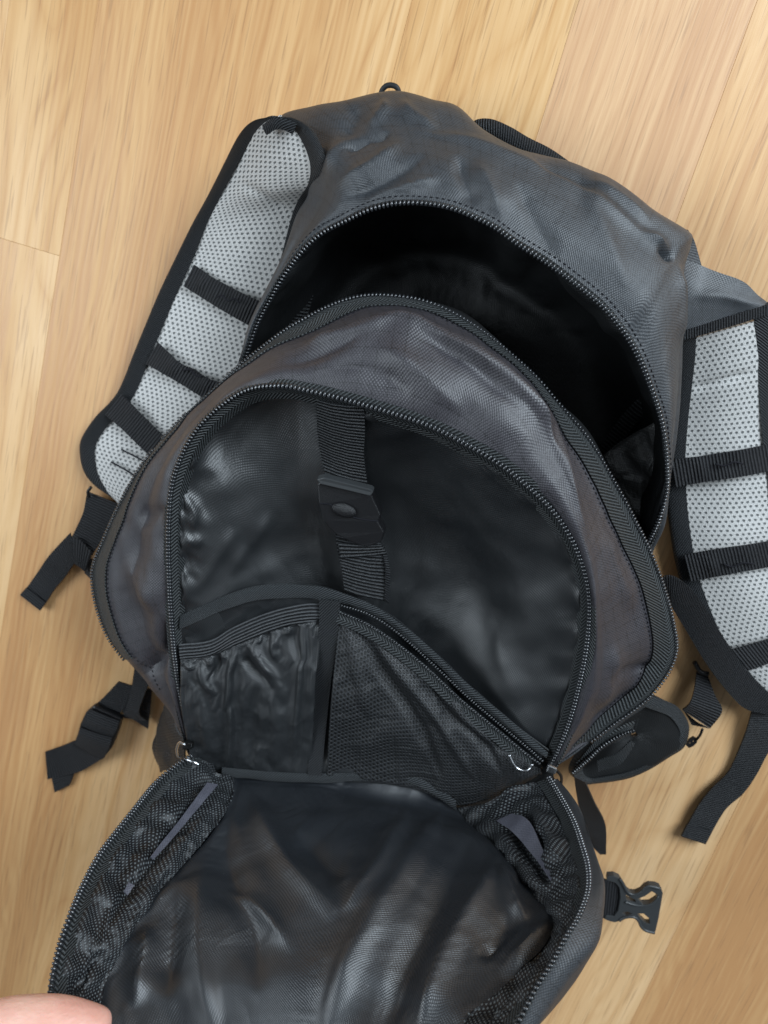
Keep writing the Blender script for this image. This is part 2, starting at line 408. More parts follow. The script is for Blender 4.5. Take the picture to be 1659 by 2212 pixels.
def teeth(name, path, side, parent, pitch=.0026, size=(.00105, .0023, .0015), lift=.0009, mat='teeth'):
    """a coil of nylon teeth along a world path; side: per-point vector across the tape"""
    L = np.concatenate(([0], np.cumsum(np.linalg.norm(np.diff(path, axis=0), axis=1))))
    n = int(L[-1] / pitch); s = np.linspace(0, L[-1], n)
    p = np.stack([np.interp(s, L, path[:, i]) for i in range(3)], 1)
    sd = np.stack([np.interp(s, L, side[:, i]) for i in range(3)], 1)
    t = np.gradient(p, axis=0); t /= np.linalg.norm(t, axis=1, keepdims=True)
    sd -= (sd * t).sum(1, keepdims=True) * t; sd /= np.linalg.norm(sd, axis=1, keepdims=True)
    nn = np.cross(t, sd)
    flip = ((CAM - p) * nn).sum(1) < 0; nn[flip] *= -1
    V = (p + nn * lift)[:, None] + EV[None, :, :1] * size[0] * t[:, None] + EV[None, :, 1:2] * size[1] * sd[:, None] + EV[None, :, 2:] * size[2] * nn[:, None]
    m = len(EV)
    me = bpy.data.meshes.new(name)
    me.from_pydata(V.reshape(-1, 3).tolist(), [], [tuple(q + i * m for q in f) for i in range(n) for f in EF])
    me.polygons.foreach_set('use_smooth', [True] * len(me.polygons))
    return link(name, me, mat, parent, 'stuff')
def zipper(name, edge, inner, parent, par='idx', n=220, tapemat='tape', sheet_rows=None, **kw):
    """a zipper half: tape between the two world curves, teeth along the first"""
    a, c = cr(edge, n, par), cr(inner, n, par)
    G = np.stack([a * (1 - f) + c * f for f in (-.04, .3, .65, 1.0)])
    if sheet_rows is not None: G = sheet_rows
    z = sheet(name, G, tapemat, parent, .0008)
    teeth('zipper_teeth', a, c - a, z, **kw)
    # the cord the coil is sewn round
    return z
def stitches(name, path, parent, mat='thread', step=.0036, ln=.0022, r=.00035):
    L = np.concatenate(([0], np.cumsum(np.linalg.norm(np.diff(path, axis=0), axis=1))))
    n = int(L[-1] / step); s = np.linspace(0, L[-1], n)
    p = np.stack([np.interp(s, L, path[:, i]) for i in range(3)], 1)
    t = np.gradient(p, axis=0); t /= np.linalg.norm(t, axis=1, keepdims=True)
    c = unit(CAM - p.mean(0)); sd = np.cross(t, c); sd /= np.linalg.norm(sd, axis=1, keepdims=True)
    nn = np.cross(sd, t)
    V = p[:, None] + EV[None, :, :1] * (ln / 2) * t[:, None] + EV[None, :, 1:2] * r * sd[:, None] + EV[None, :, 2:] * r * nn[:, None]
    m = len(EV); me = bpy.data.meshes.new(name)
    me.from_pydata(V.reshape(-1, 3).tolist(), [], [tuple(q + i * m for q in f) for i in range(n) for f in EF])
    return link(name, me, mat, parent, 'stuff')
def slab(name, outer, holes, t, mat, parent, bev=.0012, label=None):
    """a moulded plate with holes; points (x, y, z) on the photo copy, thickness t downwards"""
    loops = [W(outer)] + [W(h) for h in holes]
    tri = tessellate_polygon([[Vector(v) for v in l] for l in loops])
    allv = np.vstack(loops); m = len(allv)
    e1, e2 = loops[0][1] - loops[0][0], loops[0][len(loops[0]) // 2] - loops[0][0]
    nn = unit(np.cross(e1, e2)); nn = nn if nn[2] > 0 else -nn
    bm = bmesh.new()
    top = [bm.verts.new(v) for v in allv]; bot = [bm.verts.new(v - nn * t) for v in allv]
    for f in tri:
        try: bm.faces.new([top[i] for i in f]); bm.faces.new([bot[i] for i in reversed(f)])
        except ValueError: pass
    st = 0
    for l in loops:
        k = len(l)
        for i in range(k):
            a, c = st + i, st + (i + 1) % k; bm.faces.new((top[a], top[c], bot[c], bot[a]))
        st += k
    bmesh.ops.recalc_face_normals(bm, faces=bm.faces)
    bmesh.ops.dissolve_limit(bm, angle_limit=.02, verts=bm.verts, edges=bm.edges)
    me = bpy.data.meshes.new(name); bm.to_mesh(me); bm.free()
    o = link(name, me, mat, parent, None, label)
    if bev:
        b_ = o.modifiers.new('edges', 'BEVEL'); b_.width = bev; b_.segments = 2; b_.limit_method = 'ANGLE'
    return o
def concentric(ring, centre, levels, n):
    """rings shrinking towards a centre; levels: (scale, z or None, dz)"""
    rg = cr(np.vstack((ring, ring[:1])), n + 1, 'arc')[:-1]  # closed
    out = []
    for s, z, k in levels:           # k blends the rim height with the height z
        q = centre + (rg - centre) * s
        q[:, 2] = rg[:, 2] * (1 - k) + z * k
        out.append(q)
    return np.stack(out)
def strip_on(G, dists, off=.0012, end=0):
    """curves lying on a sheet at given distances from its first (or last) edge, lifted by off"""
    n = normals(G)
    if end: G, n = G[::-1], n[::-1]
    L = np.concatenate((np.zeros((1, G.shape[1])), np.cumsum(np.linalg.norm(np.diff(G, axis=0), axis=2), 0)), 0)
    out = []
    for d in dists:
        d = np.broadcast_to(d, (G.shape[1],))
        out.append(np.stack([[np.interp(d[j], L[:, j], G[:, j, k]) + off * n[min(3, len(n) - 1), j, k] for k in range(3)] for j in range(G.shape[1])]))
    return np.stack(out)
def up(rows, dz): return [(x, y, z + dz) for x, y, z in rows]

# ------------------------------------------------------------------ floor
def q_of(x, y): return P(x, y, 0)
dW = unit(R @ d_cam); eW = unit(R @ e_cam)
if eW[0] < 0: eW = -eW
if dW[1] < 0: dW = -dW
floor = bpy.data.objects.new('floor', None); COL.objects.link(floor); floor['kind'] = 'structure'
floor['label'] = 'honey oak laminate floor under the backpack'
s_ = .54
seam = [q_of(s_ * x, s_ * y) @ eW for x, y in ((313, 542), (1607, 160), (2230, 278), (2868, 440), (2750, 3627))]
Lq = seam[:]
wq = (Lq[3] - Lq[1])
edges = [Lq[0] - 3 * wq, Lq[0] - 2 * wq, Lq[0] - wq, q_of(8, 100) @ eW] + [Lq[0], Lq[1], Lq[2], Lq[3], Lq[4]] + [Lq[4] + wq * .5, Lq[4] + wq, Lq[4] + 2 * wq, Lq[4] + 3 * wq]
end0 = P(s_ * 120, s_ * 988, 0) @ dW
Rf = np.array((dW, np.cross((0, 0, 1), dW), (0, 0, 1))).T
sub = bpy.data.objects.new('subfloor', None)
shades = {3: .42, 4: .55, 5: .50, 6: .95, 7: .70, 8: .62}
def plank(q0, q1, a0, a1, shade):
    c = np.array([(q0 + q1) / 2, (a0 + a1) / 2])
    hx, hy, g, bv, th = (a1 - a0) / 2, (q1 - q0) / 2, .00006, .0002, .008
    V = []
    for z, ins in ((0, g + bv), (-bv * .9, g), (-th, g)):
        V += [(-hx + ins, -hy + ins, z), (hx - ins, -hy + ins, z), (hx - ins, hy - ins, z), (-hx + ins, hy - ins, z)]
    F = [(0, 1, 2, 3), (11, 10, 9, 8)]
    for l in (0, 4):
        for j in range(4): k = (j + 1) % 4; F.append((l + j, l + 4 + j, l + 4 + k, l + k))
    me = bpy.data.meshes.new('plank'); me.from_pydata(V, [], F)
    o = link('plank', me, 'wood', floor)
    loc = eW * c[0] + dW * c[1]
    Mx = Matrix.Identity(4)
    for i in range(3):
        for j in range(3): Mx[i][j] = Rf[i][j]
        Mx[i][3] = loc[i]
    o.matrix_world = Mx; o['shade'] = shade
    return o
for i in range(len(edges) - 1):
    a = end0 if i == 3 else -.95 + (.03 * ((i * 5) % 3 - 1) if 4 <= i <= 9 else .37 * ((i * 5) % 7))
    a -= 1.70 * math.ceil((a + 1.6) / 1.70)
    while a < 1.6:
        if a + 1.70 > -1.6:
            inv = -.45 < (edges[i] + edges[i + 1]) / 2 < .6
            plank(edges[i], edges[i + 1], a, a + 1.70, shades.get(i, random.uniform(.3, .8)) if -.6 < a + .64 < .7 or i not in shades else random.uniform(.3, .8))
        a += 1.70

# ------------------------------------------------------------------ backpack
pack = bpy.data.objects.new('backpack', None); COL.objects.link(pack)
pack.location = (0, 0, 0)
pack['label'] = 'charcoal backpack lying on its back with every zipped pocket open'; pack['category'] = 'backpack'

# --- main compartment shell: outline on the floor side, ridge, zipped rim
C1 = [(470,885,.05),(518,790,.06),(547,706,.065),(578,640,.07),(612,560,.07),(640,469,.065),(668,410,.06),(640,330,.045),(606,254,.03),(680,234,.035),(745,224,.04),(816,205,.045),(870,203,.045),(934,223,.047),(985,236,.047),(1040,285,.05),(1117,328,.055),(1225,350,.055),(1313,386,.06),(1396,440,.065),(1488,493,.06),(1498,525,.055),(1476,600,.06),(1474,720,.065),(1470,816,.065),(1462,920,.065),(1448,1020,.062),(1434,1120,.06),(1404,1185,.055),(1370,1260,.05)]
C2 = [(474,886,.065),(520,788,.078),(550,702,.085),(584,632,.092),(624,556,.095),(668,480,.10),(700,420,.10),(712,350,.095),(735,322,.092),(775,301,.092),(810,289,.092),(849,280,.092),(905,284,.093),(960,296,.095),(1010,311,.096),(1070,332,.098),(1150,364,.10),(1235,402,.103),(1310,445,.105),(1380,495,.105),(1440,543,.102),(1461,570,.098),(1470,620,.095),(1471,720,.092),(1469,816,.09),(1458,920,.088),(1446,1020,.085),(1432,1115,.08),(1402,1183,.072),(1368,1258,.065)]
C3 = [(478,888,.072),(523,781,.085),(552,698,.092),(590,628,.1),(640,557,.107),(693,508,.113),(757,474,.118),(800,454,.121),(840,443,.123),(869,440,.124),(895,440,.125),(922,442,.125),(950,446,.125),(985,455,.125),(1020,469,.125),(1069,493,.125),(1117,528,.126),(1180,568,.126),(1240,612,.126),(1300,662,.125),(1340,710,.123),(1365,748,.12),(1386,791,.118),(1410,855,.114),(1428,915,.11),(1437,985,.105),(1438,1050,.1),(1422,1120,.092),(1398,1181,.08),(1362,1255,.07)]
C1 = [(x, y, z + (.016 if 9 <= i <= 21 else .008)) for i, (x, y, z) in enumerate(C1)]
w1, w2, w3 = W(C1), W(C2), W(C3)
ctr = P(980, 760, .0)
w0 = w1.copy(); w0[:, :2] += (ctr[:2] - w0[:, :2]) * .06; w0[:, 2] = .003
wm = (w2 + w3) / 2; wm[:, 2] += .006
G = loft([w0, w1, w2, wm, w3], 150, 44, 'idx', True)
vv = np.linspace(0, 1, 44)[:, None]
G = wrinkle(G, [(.003, 9, (1, 1, 1)), (-.001, 18, (1, .7, 1))], gain=1.5, folds=
    [([(690,395),(735,325),(790,300),(850,281)], 9, .004), ([(735,333),(800,300),(850,292)], 7, -.006),
     ([(849,280),(971,298),(1054,322),(1254,408),(1425,533),(1459,562)], 10, .003),
     ([(985,330),(1010,400),(1030,455)], 12, -.003), ([(1020,340),(1055,400),(1085,480)], 16, .003),
     ([(880,300),(800,360),(720,400)], 14, .004), ([(930,330),(820,395),(730,430)], 12, -.003), ([(960,380),(860,410),(770,440)], 10, .003),
     ([(1110,380),(1150,470),(1210,570)], 16, -.0015), ([(1256,405),(1300,480),(1360,640)], 20, .002),
     ([(1420,525),(1440,548),(1458,565)], 5, -.005), ([(1390,500),(1420,520),(1450,545)], 7, .004), ([(1466,560),(1470,650),(1471,760)], 6, .004),
     ([(780,222),(765,260),(735,310)], 14, -.004), ([(825,212),(830,240),(790,285)], 10, .003), ([(862,212),(890,250),(950,285)], 12, .003),
     ([(1140,345),(1230,380),(1310,420)], 12, -.004), ([(1250,375),(1330,420),(1420,490)], 12, .003)],
    fade=np.clip((1 - vv) * 9, 0, 1) ** .7)
G = drape(G, .004, .004, 200, amp=.0012, scale=26, bend=.25, lim=.006)
GS = G
shell = sheet('main_compartment', G, 'shell', pack, .0014)

# --- front panel: A = outer zip edge, Mi = ridge, B = pocket zip edge
A = [(406,1602,.115),(370,1535,.095),(313,1469,.08),(235,1370,.06),(203,1249,.055),(235,1152,.06),(300,1024,.07),(387,917,.08),(480,830,.09),(567,757,.10),(650,698,.11),(757,650,.118),(850,645,.122),(940,665,.124),(1040,722,.124),(1142,808,.122),(1200,873,.12),(1264,947,.115),(1317,1034,.11),(1366,1122,.104),(1410,1215,.095),(1449,1337,.085),(1454,1420,.08),(1400,1503,.085),(1300,1580,.10),(1195,1656,.122)]
Mi = [(408,1604,.118),(385,1520,.118),(350,1450,.115),(310,1355,.112),(300,1230,.11),(310,1130,.115),(350,1010,.125),(420,905,.13),(500,825,.138),(600,770,.145),(690,735,.15),(790,690,.152),(872,675,.152),(960,715,.155),(1060,775,.158),(1160,870,.16),(1195,960,.16),(1235,1055,.16),(1265,1140,.156),(1285,1225,.152),(1294,1300,.15),(1304,1400,.14),(1292,1480,.134),(1262,1555,.13),(1222,1615,.128),(1193,1656,.126)]
B = [(413,1612,.12),(396,1525,.125),(384,1450,.13),(375,1370,.138),(368,1250,.145),(367,1127,.15),(380,1025,.153),(430,925,.158),(520,850,.162),(601,834,.168),(670,845,.17),(750,864,.17),(850,893,.17),(930,920,.17),(1000,955,.17),(1070,995,.17),(1122,1034,.168),(1191,1098,.165),(1239,1171,.162),(1266,1245,.158),(1274,1310,.155),(1268,1390,.15),(1252,1475,.143),(1232,1552,.137),(1208,1615,.132),(1190,1656,.128)]
lift = np.array([0,.006,.020,.038,.044,.042,.034,.024,.016,.010,.004,0,0,0,0,0,.002,.006,.010,.014,.018,.022,.022,.016,.006,0])
A = [(x, y, z + l) for (x, y, z), l in zip(A, lift)]
Mi = [(x, y, z + l * .30) for (x, y, z), l in zip(Mi, lift)]
wA, wM, wB = W(A), W(Mi), W(B)
wAM = wA * .55 + wM * .45; wAM[:, 2] = wA[:, 2] * .72 + wM[:, 2] * .28
wAM[11:22] = (wA * .5 + wM * .5)[11:22]; wAM[11:22, 2] -= .003
wAM[:10, 2] += (wM[:10, 2] - wA[:10, 2]) * .26 + .003
wMB = (wM + wB) / 2; wMB[:, 2] += .005
G = np.concatenate((loft([wA, wAM, wM], 150, 19, 'idx', True)[:-1], loft([wM, wMB, wB], 150, 18, 'idx', True)))
vv = np.linspace(0, 1, 36)[:, None]
G = wrinkle(G, [(.002, 14, (1, 1, 1)), (-.0014, 24, (1, .7, 1)), (-.0005, 60, (1, .7, 1))], gain=1.8, folds=
    [([(872,672),(900,700),(1040,770),(1165,880),(1215,1000),(1245,1100),(1280,1200)], 7, .0035),
     ([(880,700),(1020,790),(1140,890)], 12, -.003), ([(640,745),(760,715),(870,676)], 9, .0025), ([(600,790),(700,760),(790,720)], 10, -.0025),
     ([(800,740),(900,800),(1010,900)], 22, .003), ([(690,790),(800,800),(900,850)], 14, -.002),
     ([(350,1330),(365,1380),(330,1440),(290,1450)], 12, -.006), ([(380,1320),(372,1400)], 9, .004), ([(300,1130),(330,1110),(365,1105)], 12, -.003), ([(270,1200),(310,1260),(330,1330)], 22, .004),
     ([(1290,1120),(1330,1230),(1370,1330)], 20, .003), ([(1300,1480),(1350,1450),(1430,1440)], 10, -.003), ([(1330,1380),(1320,1460),(1280,1540)], 12, .003), ([(1380,1480),(1330,1530),(1260,1580)], 8, -.003)],
    fade=np.clip(np.minimum(vv * 12, (1 - vv) * 12), 0, 1) ** .7)
pn = np.zeros((36, 150), bool); pn[:7] = pn[-2:] = True; pn[:, 0] = pn[:, -1] = True
G = drape(G, .003, .003, 200, amp=.001, scale=30, bend=.25, lim=.005, pin=pn)
GP = G
panel = sheet('front_panel', G, 'panel', pack, .0014)
# its sides down to the floor and the bag's bottom
ring = np.vstack((wA[18:], wA[:9]))
bot = np.vstack((wA[18:], W([(1000,1735,.112),(800,1690,.11),(600,1680,.11)]), wA[:9]))
bc = P(830, 1350, 0)
lo = bot.copy(); lo[:, :2] += (bc[:2] - lo[:, :2]) * .10; lo[:, 2] = .003
md = (bot + lo) / 2; md[:, :2] += (md[:, :2] - bc[:2]) * .02
G = loft([bot - np.array((0, 0, .0015)), md, lo], 200, 16, 'idx', True)
sheet('base_shell', wrinkle(G, [(.003, 25, (1, 1, 1))], fade=np.clip(np.linspace(0, 1, 16)[:, None] * 6, 0, 1)), 'shell', pack, .0014)
# back panel resting on the floor
ringb = np.vstack((w0[1:28], lo[2:-2]))
G = concentric(ringb, np.array((*P(880, 950, 0)[:2], .004)), [(1.0, .006, 1), (.6, .006, 1), (.05, .006, 1)], 120)
sheet('back_panel', G, 'airmesh', pack, .002, closed=True)

# main zipper, both halves
def inset(edge, ref, dist):
    v = ref - edge; return edge + v / (np.linalg.norm(v, axis=1, keepdims=True) + 1e-9) * dist
inner = w3.copy(); inner[:, 2] -= .004; inner[:, :2] += (P(950, 800, .1)[:2] - inner[:, :2]) * .03
S_ = strip_on(GS, (0, .003, .006), .0006, 1)[:, 6:291]
z1 = zipper('main_zipper', S_[0], S_[1], pack, 'idx', 285)
stitches('stitching', strip_on(GS, (.0058,), .0004, 1)[0][8:290], shell)
tw = np.interp(np.arange(GP.shape[1]), [0, 60, 120, 150, 200, 299], [.024, .024, .018, .014, .018, .018])
S_ = strip_on(GP, (0, tw * .33, tw * .67, tw), .0014)[:, 30:290]
z2 = zipper('main_zipper', S_[0], S_[1], pack, 'idx', 260, sheet_rows=S_, pitch=.0025, size=(.00100, .0017, .0014), lift=.0005)
stitches('stitching', strip_on(GP, (tw + .0022,), .0006)[0][20:280], panel)

# main cavity
rimc = np.vstack((w3[1:29], wA[8:20][::-1]))
rimc[:, 2] -= .001
cc = np.array((*P(975, 760, .03)[:2], .02))
G = concentric(rimc, cc, [(1.0, 0, 0), (.985, .06, .35), (.96, .03, .75), (.8, .016, 1), (.5, .014, 1), (.06, .014, 1)], 160)
G = np.stack([cr(G[:, j], 40, 'idx') for j in range(160)], 1)
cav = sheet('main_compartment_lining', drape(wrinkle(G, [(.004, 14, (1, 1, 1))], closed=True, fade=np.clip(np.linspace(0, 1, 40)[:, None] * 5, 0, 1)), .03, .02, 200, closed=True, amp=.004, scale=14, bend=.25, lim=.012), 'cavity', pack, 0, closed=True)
ribbon('inner_strap', [(1400,840,.05),(1345,895,.042),(1300,960,.038),(1255,1030,.036)], [(1428,862,.05),(1374,915,.042),(1328,982,.038),(1280,1050,.036)], 'ladder', pack, arch=.001)
ribbon('inner_strap', [(655,530,.05),(648,600,.042),(632,660,.038),(600,740,.036)], [(694,530,.05),(684,604,.042),(668,668,.038),(640,748,.036)], 'ladder', pack, arch=.001)
G = loft([[(1300,985,.052),(1330,1050,.05),(1370,1130,.05),(1392,1175,.05)], [(1350,950,.060),(1376,1020,.058),(1398,1090,.056),(1402,1150,.055)], [(1425,905,.072),(1434,985,.072),(1430,1070,.068),(1412,1140,.064)]], 40, 26)
sheet('inner_side_lining', drape(G, .03, .05, 160, amp=.002, scale=60, lim=.006), 'litlining', pack, .0008)  # lit patch of the side lining, painted paler than the rest
# --- front pocket: zipper, bowl of lining
upB = wB + np.array((0, 0, .001))
pc = P(800, 1430, .10)
inB = upB.copy(); inB[:, :2] += (pc[:2] - inB[:, :2]) * .05; inB[:, 2] -= .003
z3 = zipper('pocket_zipper', upB, inset(upB, wMB, .005) + np.array((0, 0, .0005)), pack, pitch=.0026, size=(.00108, .0023, .0015))
G = np.stack([cr(inset(upB, inB, d_) - np.array((0, 0, k_)), 240, 'idx') for d_, k_ in ((.001, .001), (.005, .004), (.009, .008))])
sheet('zipper_tape', G, 'tape', pack, .0008)
hinge = W([(1120,1700,.113),(1000,1742,.11),(900,1705,.108),(700,1682,.108),(530,1670,.11),(450,1650,.114)])
ringp = np.vstack((inset(upB, inB, .006) - np.array((0, 0, .005)), hinge))
G = concentric(ringp, np.array((*pc[:2], .09)), [(1.0, 0, 0), (.96, .13, .3), (.8, .121, .75), (.55, .107, 1), (.3, .097, 1), (.03, .094, 1)], 210)
G = np.stack([cr(G[:, j], 60, 'idx') for j in range(210)], 1)
G = wrinkle(G, [(.002, 8, (1, 1, 1))], gain=1.0, folds=
    [([(400,1060),(420,1110),(410,1150)], 9, .004), ([(385,1170),(420,1165),(440,1180)], 7, .004), ([(395,1200),(420,1220)], 7, -.003),
     ([(420,1290),(470,1200),(520,1130)], 14, .003), ([(450,1010),(440,1080),(450,1130)], 14, -.003), ([(490,1250),(540,1180),(600,1100)], 14, .003),
     ([(820,880),(900,1060),(1000,1290),(1080,1450)], 80, -.016), ([(930,950),(1060,1080),(1130,1250),(1150,1450)], 60, .008), ([(430,1000),(500,1060),(560,1200)], 70, .006),
      ([(1040,1330),(1085,1430),(1130,1540)], 20, .003)],
    closed=True, fade=np.clip(np.linspace(0, 1, 60)[:, None] * 8, 0, 1))
G = wrinkle(G, (), [([(330,960),(480,905),(640,885),(760,880)], 95, -.030)], closed=True, fade=np.clip(np.linspace(0, 1, 60)[:, None] * 4, 0, 1))
G = drape(G, np.interp(np.linspace(0, 1, 60), [0, .12, .3, 1], [.08, .05, .006, .003])[:, None] * np.interp(np.arange(210) / 210, [0, .3, .42, .8, 1], [1, 1, .3, .3, .6])[None], .003, 260, closed=True, amp=.0012, scale=55, bend=.12, lim=.006)
sheet('pocket_lining', G, 'lining', pack, 0, closed=True)

# --- key strap with side-release buckle
ks = ribbon('key_strap', [(684,864,.166),(684,905,.155),(687,950,.143),(697,1000,.134),(706,1045,.131)], [(786,878,.169),(788,930,.158),(786,985,.144),(792,1035,.132),(799,1075,.130)], 'ladder', pack, .0018, arch=.002)
bk = slab('buckle', [(686,1046,.134),(700,1036,.135),(796,1062,.135),(804,1072,.134),(822,1112,.133),(816,1127,.133),(829,1149,.132),(823,1171,.131),(800,1180,.131),(772,1177,.131),(745,1165,.132),(722,1152,.132),(698,1126,.133),(689,1090,.134)], [], .009, 'plastic', pack, .0008)
slab('buckle_lip', [(683,1036,.138),(699,1032,.139),(800,1058,.139),(806,1064,.138),(800,1072,.138),(692,1046,.138)], [], .006, 'greyplastic', bk, .0007)
tube('mould_line', [(690,1088,.1345),(715,1090,.1345),(722,1100,.1345),(760,1116,.134),(785,1122,.1335),(818,1126,.133)], .0004, 'thread', bk, 30, 6)
bt = P(743, 1102, .1345); V = []
me = bpy.data.meshes.new('button'); bm = bmesh.new()
bmesh.ops.create_uvsphere(bm, u_segments=24, v_segments=12, radius=1); bm.to_mesh(me); bm.free()
me.polygons.foreach_set('use_smooth', [True] * len(me.polygons))
bo = link('button', me, 'plastic', bk); bo.location = bt; bo.scale = (.0085, .0048, .0022); bo.rotation_euler = (0, 0, -.3)
ribbon('key_strap', [(724,1150,.127),(730,1190,.124),(738,1225,.122),(744,1275,.12)], [(820,1165,.126),(829,1200,.123),(833,1240,.121),(836,1300,.12)], 'ladder', pack, .0018, arch=.002, waves=[(.0015, 60, (1, 1, 1))])
ribbon('strap_end', [(731,1175,.129),(736,1205,.127)], [(824,1178,.128),(836,1196,.125)], 'ladder', pack, .002, arch=.001)
ribbon('strap_end', [(822,1180,.126),(834,1230,.124),(834,1298,.122)], [(830,1180,.126),(842,1230,.122),(840,1304,.119)], 'webbing', pack, .0015)

# --- organiser panel across the lower half of the pocket
OT = [(388,1330,.136),(455,1300,.130),(533,1271,.125),(601,1262,.121),(694,1268,.120),(748,1284,.120),(811,1310,.120),(870,1350,.121),(943,1412,.122),(1010,1478,.123),(1083,1540,.125),(1152,1598,.127),(1184,1625,.129)]
OB = [(410,1640,.119),(470,1665,.115),(540,1672,.113),(600,1676,.112),(690,1682,.111),(750,1684,.111),(820,1688,.111),(880,1700,.111),(940,1722,.111),(1000,1742,.112),(1080,1722,.114),(1150,1690,.118),(1186,1664,.124)]
wt, wb_ = W(OT), W(OB); wmid = (wt + wb_) / 2; wmid[:, 2] -= .004
org = sheet('organiser_panel', wrinkle(loft([wt, wmid, wb_], 120, 40, 'idx', True), [(.0015, 50, (1, 1, 1))]), 'gather', pack, .001)
OT2 = [(x, y + 30, z + .0005) for x, y, z in OT[:4]] + [(694,1296,.1205),(748,1306,.1205),(811,1330,.1205),(870,1370,.1215),(940,1432,.1225),(1004,1496,.1235),(1074,1556,.1255),(1144,1612,.1275),(1180,1638,.1295)]
ribbon('pocket_binding', up(OT, .0022), up(OT2, .0022), 'greybinding', org, .002, 120, arch=.0012, nv=6, waves=[(.0016, 45, (1, 1, 1))])
# left: elastic-topped pocket
ET = [(386,1392,.137),(455,1383,.134),(504,1355,.131),(577,1324,.128),(650,1306,.126),(694,1304,.124)]
EB = [(390,1428,.136),(455,1417,.133),(504,1396,.130),(577,1366,.127),(650,1347,.125),(694,1338,.123)]
EL = [(412,1640,.123),(470,1664,.120),(520,1670,.119),(580,1674,.118),(640,1678,.117),(672,1680,.116)]
we, wl = W(EB), W(EL); wq_ = (we * .55 + wl * .45); wq_[:, 2] += .006
G = loft([we, we * .85 + wl * .15 + np.array((0, 0, .003)), wq_, wl], 84, 60, 'idx', True)
ep = sheet('elastic_pocket', drape(wrinkle(G, [(.001, 34, (1, .4, 1))],
    [([(517,1392),(500,1440),(495,1500),(480,1540)], 7, .006), ([(495,1500),(500,1560),(498,1620),(485,1670)], 5, .007), ([(540,1385),(560,1420),(600,1470)], 7, .005), ([(530,1400),(540,1440),(590,1490)], 7, -.005), ([(430,1425),(440,1470),(470,1500)], 8, .004), ([(470,1410),(470,1440),(450,1470)], 6, -.004),
     ([(600,1370),(590,1400),(600,1430)], 5, .004), ([(640,1355),(635,1390),(660,1450)], 6, -.003), ([(660,1350),(650,1440),(640,1560),(630,1670)], 5, .004), ([(560,1470),(545,1560),(540,1660)], 18, -.005), ([(430,1520),(450,1590),(470,1640)], 14, .005), ([(590,1500),(600,1580),(590,1660)], 14, .004),
     ([(410,1435),(412,1450)], 4, .002), ([(560,1372),(562,1392)], 4, .002), ([(575,1368),(580,1388)], 4, -.002), ([(620,1355),(620,1375)], 4, .002), ([(485,1405),(487,1425)], 4, .002), ([(450,1420),(450,1440)], 4, .002)],
    fade=np.clip(np.linspace(0, 1, 60)[:, None] * 14, 0, 1)), np.linspace(.10, .02, 60)[:, None], .006, 260, amp=.001, scale=70, bend=.25, lim=.008), 'gather', org, .001)
ribbon('elastic_band', up(ET, .001), up(EB, .001), 'elastic', org, .0016, 100, nv=6, arch=.0012, waves=[(.0012, 60, (1, 1, 1))])
# divider tape
ribbon('divider_tape', [(690,1296,.129),(688,1380,.125),(680,1500,.121),(664,1676,.119)], [(735,1300,.129),(728,1380,.125),(712,1500,.121),(694,1678,.119)], 'binding', org, .0016, 60)
# right: zipped mesh pocket
MT = [(735,1322,.125),(790,1346,.125),(850,1384,.126),(920,1440,.127),(990,1506,.128),(1060,1564,.129),(1130,1622,.130),(1165,1648,.1305)]
MB_ = [(705,1680,.118),(770,1684,.118),(850,1694,.118),(910,1708,.118),(985,1738,.118),(1050,1728,.119),(1120,1702,.121),(1170,1672,.1255)]
wt2, wb2 = W(MT), W(MB_); wm2 = (wt2 + wb2) / 2; wm2[:, 2] += .007
G = loft([wt2, wm2, wb2], 80, 50, 'idx', True)
mp = sheet('mesh_pocket', drape(wrinkle(G, [(.001, 40, (1, 1, 1))],
    [([(770,1350),(820,1440),(900,1560),(960,1690)], 13, -.007), ([(790,1360),(860,1450),(950,1560),(1030,1690)], 10, .005), ([(930,1480),(970,1540),(1040,1600),(1090,1680)], 9, -.006), ([(960,1490),(1010,1560),(1080,1620)], 9, .005), ([(745,1340),(770,1440),(800,1560)], 14, .003)]), .03, .02, 200, amp=.001, scale=40, lim=.006), 'blackmesh', org, .001)
zr = W(up(MT, .0022)); zin = zr + np.array((-.004, -.008, 0))
zt = zipper('inner_zipper', zr, zin, org, pitch=.0020, size=(.0008, .0012, .0009), n=120)
MT3 = [(740,1306,.124),(800,1326,.125),(862,1366,.126),(940,1436,.127),(1010,1502,.128),(1080,1562,.129),(1140,1612,.130),(1172,1640,.131)]
zr2 = W(MT3)
teeth('zipper_teeth', cr(zr2, 120), np.repeat((zin - zr)[:1], 120, 0), zt, pitch=.0020, size=(.0008, .0012, .0009), lift=.0022)
tube('zipper_pull', [(1100,1630,.136),(1108,1648,.137),(1118,1660,.137),(1134,1665,.137),(1146,1660,.137),(1150,1650,.137)], .0010, 'metal', org, 30, 8)
slab('zipper_slider', [(1148,1640,.134),(1166,1648,.134),(1172,1662,.133),(1152,1656,.133)], [], .003, 'gunmetal', org, .0008)

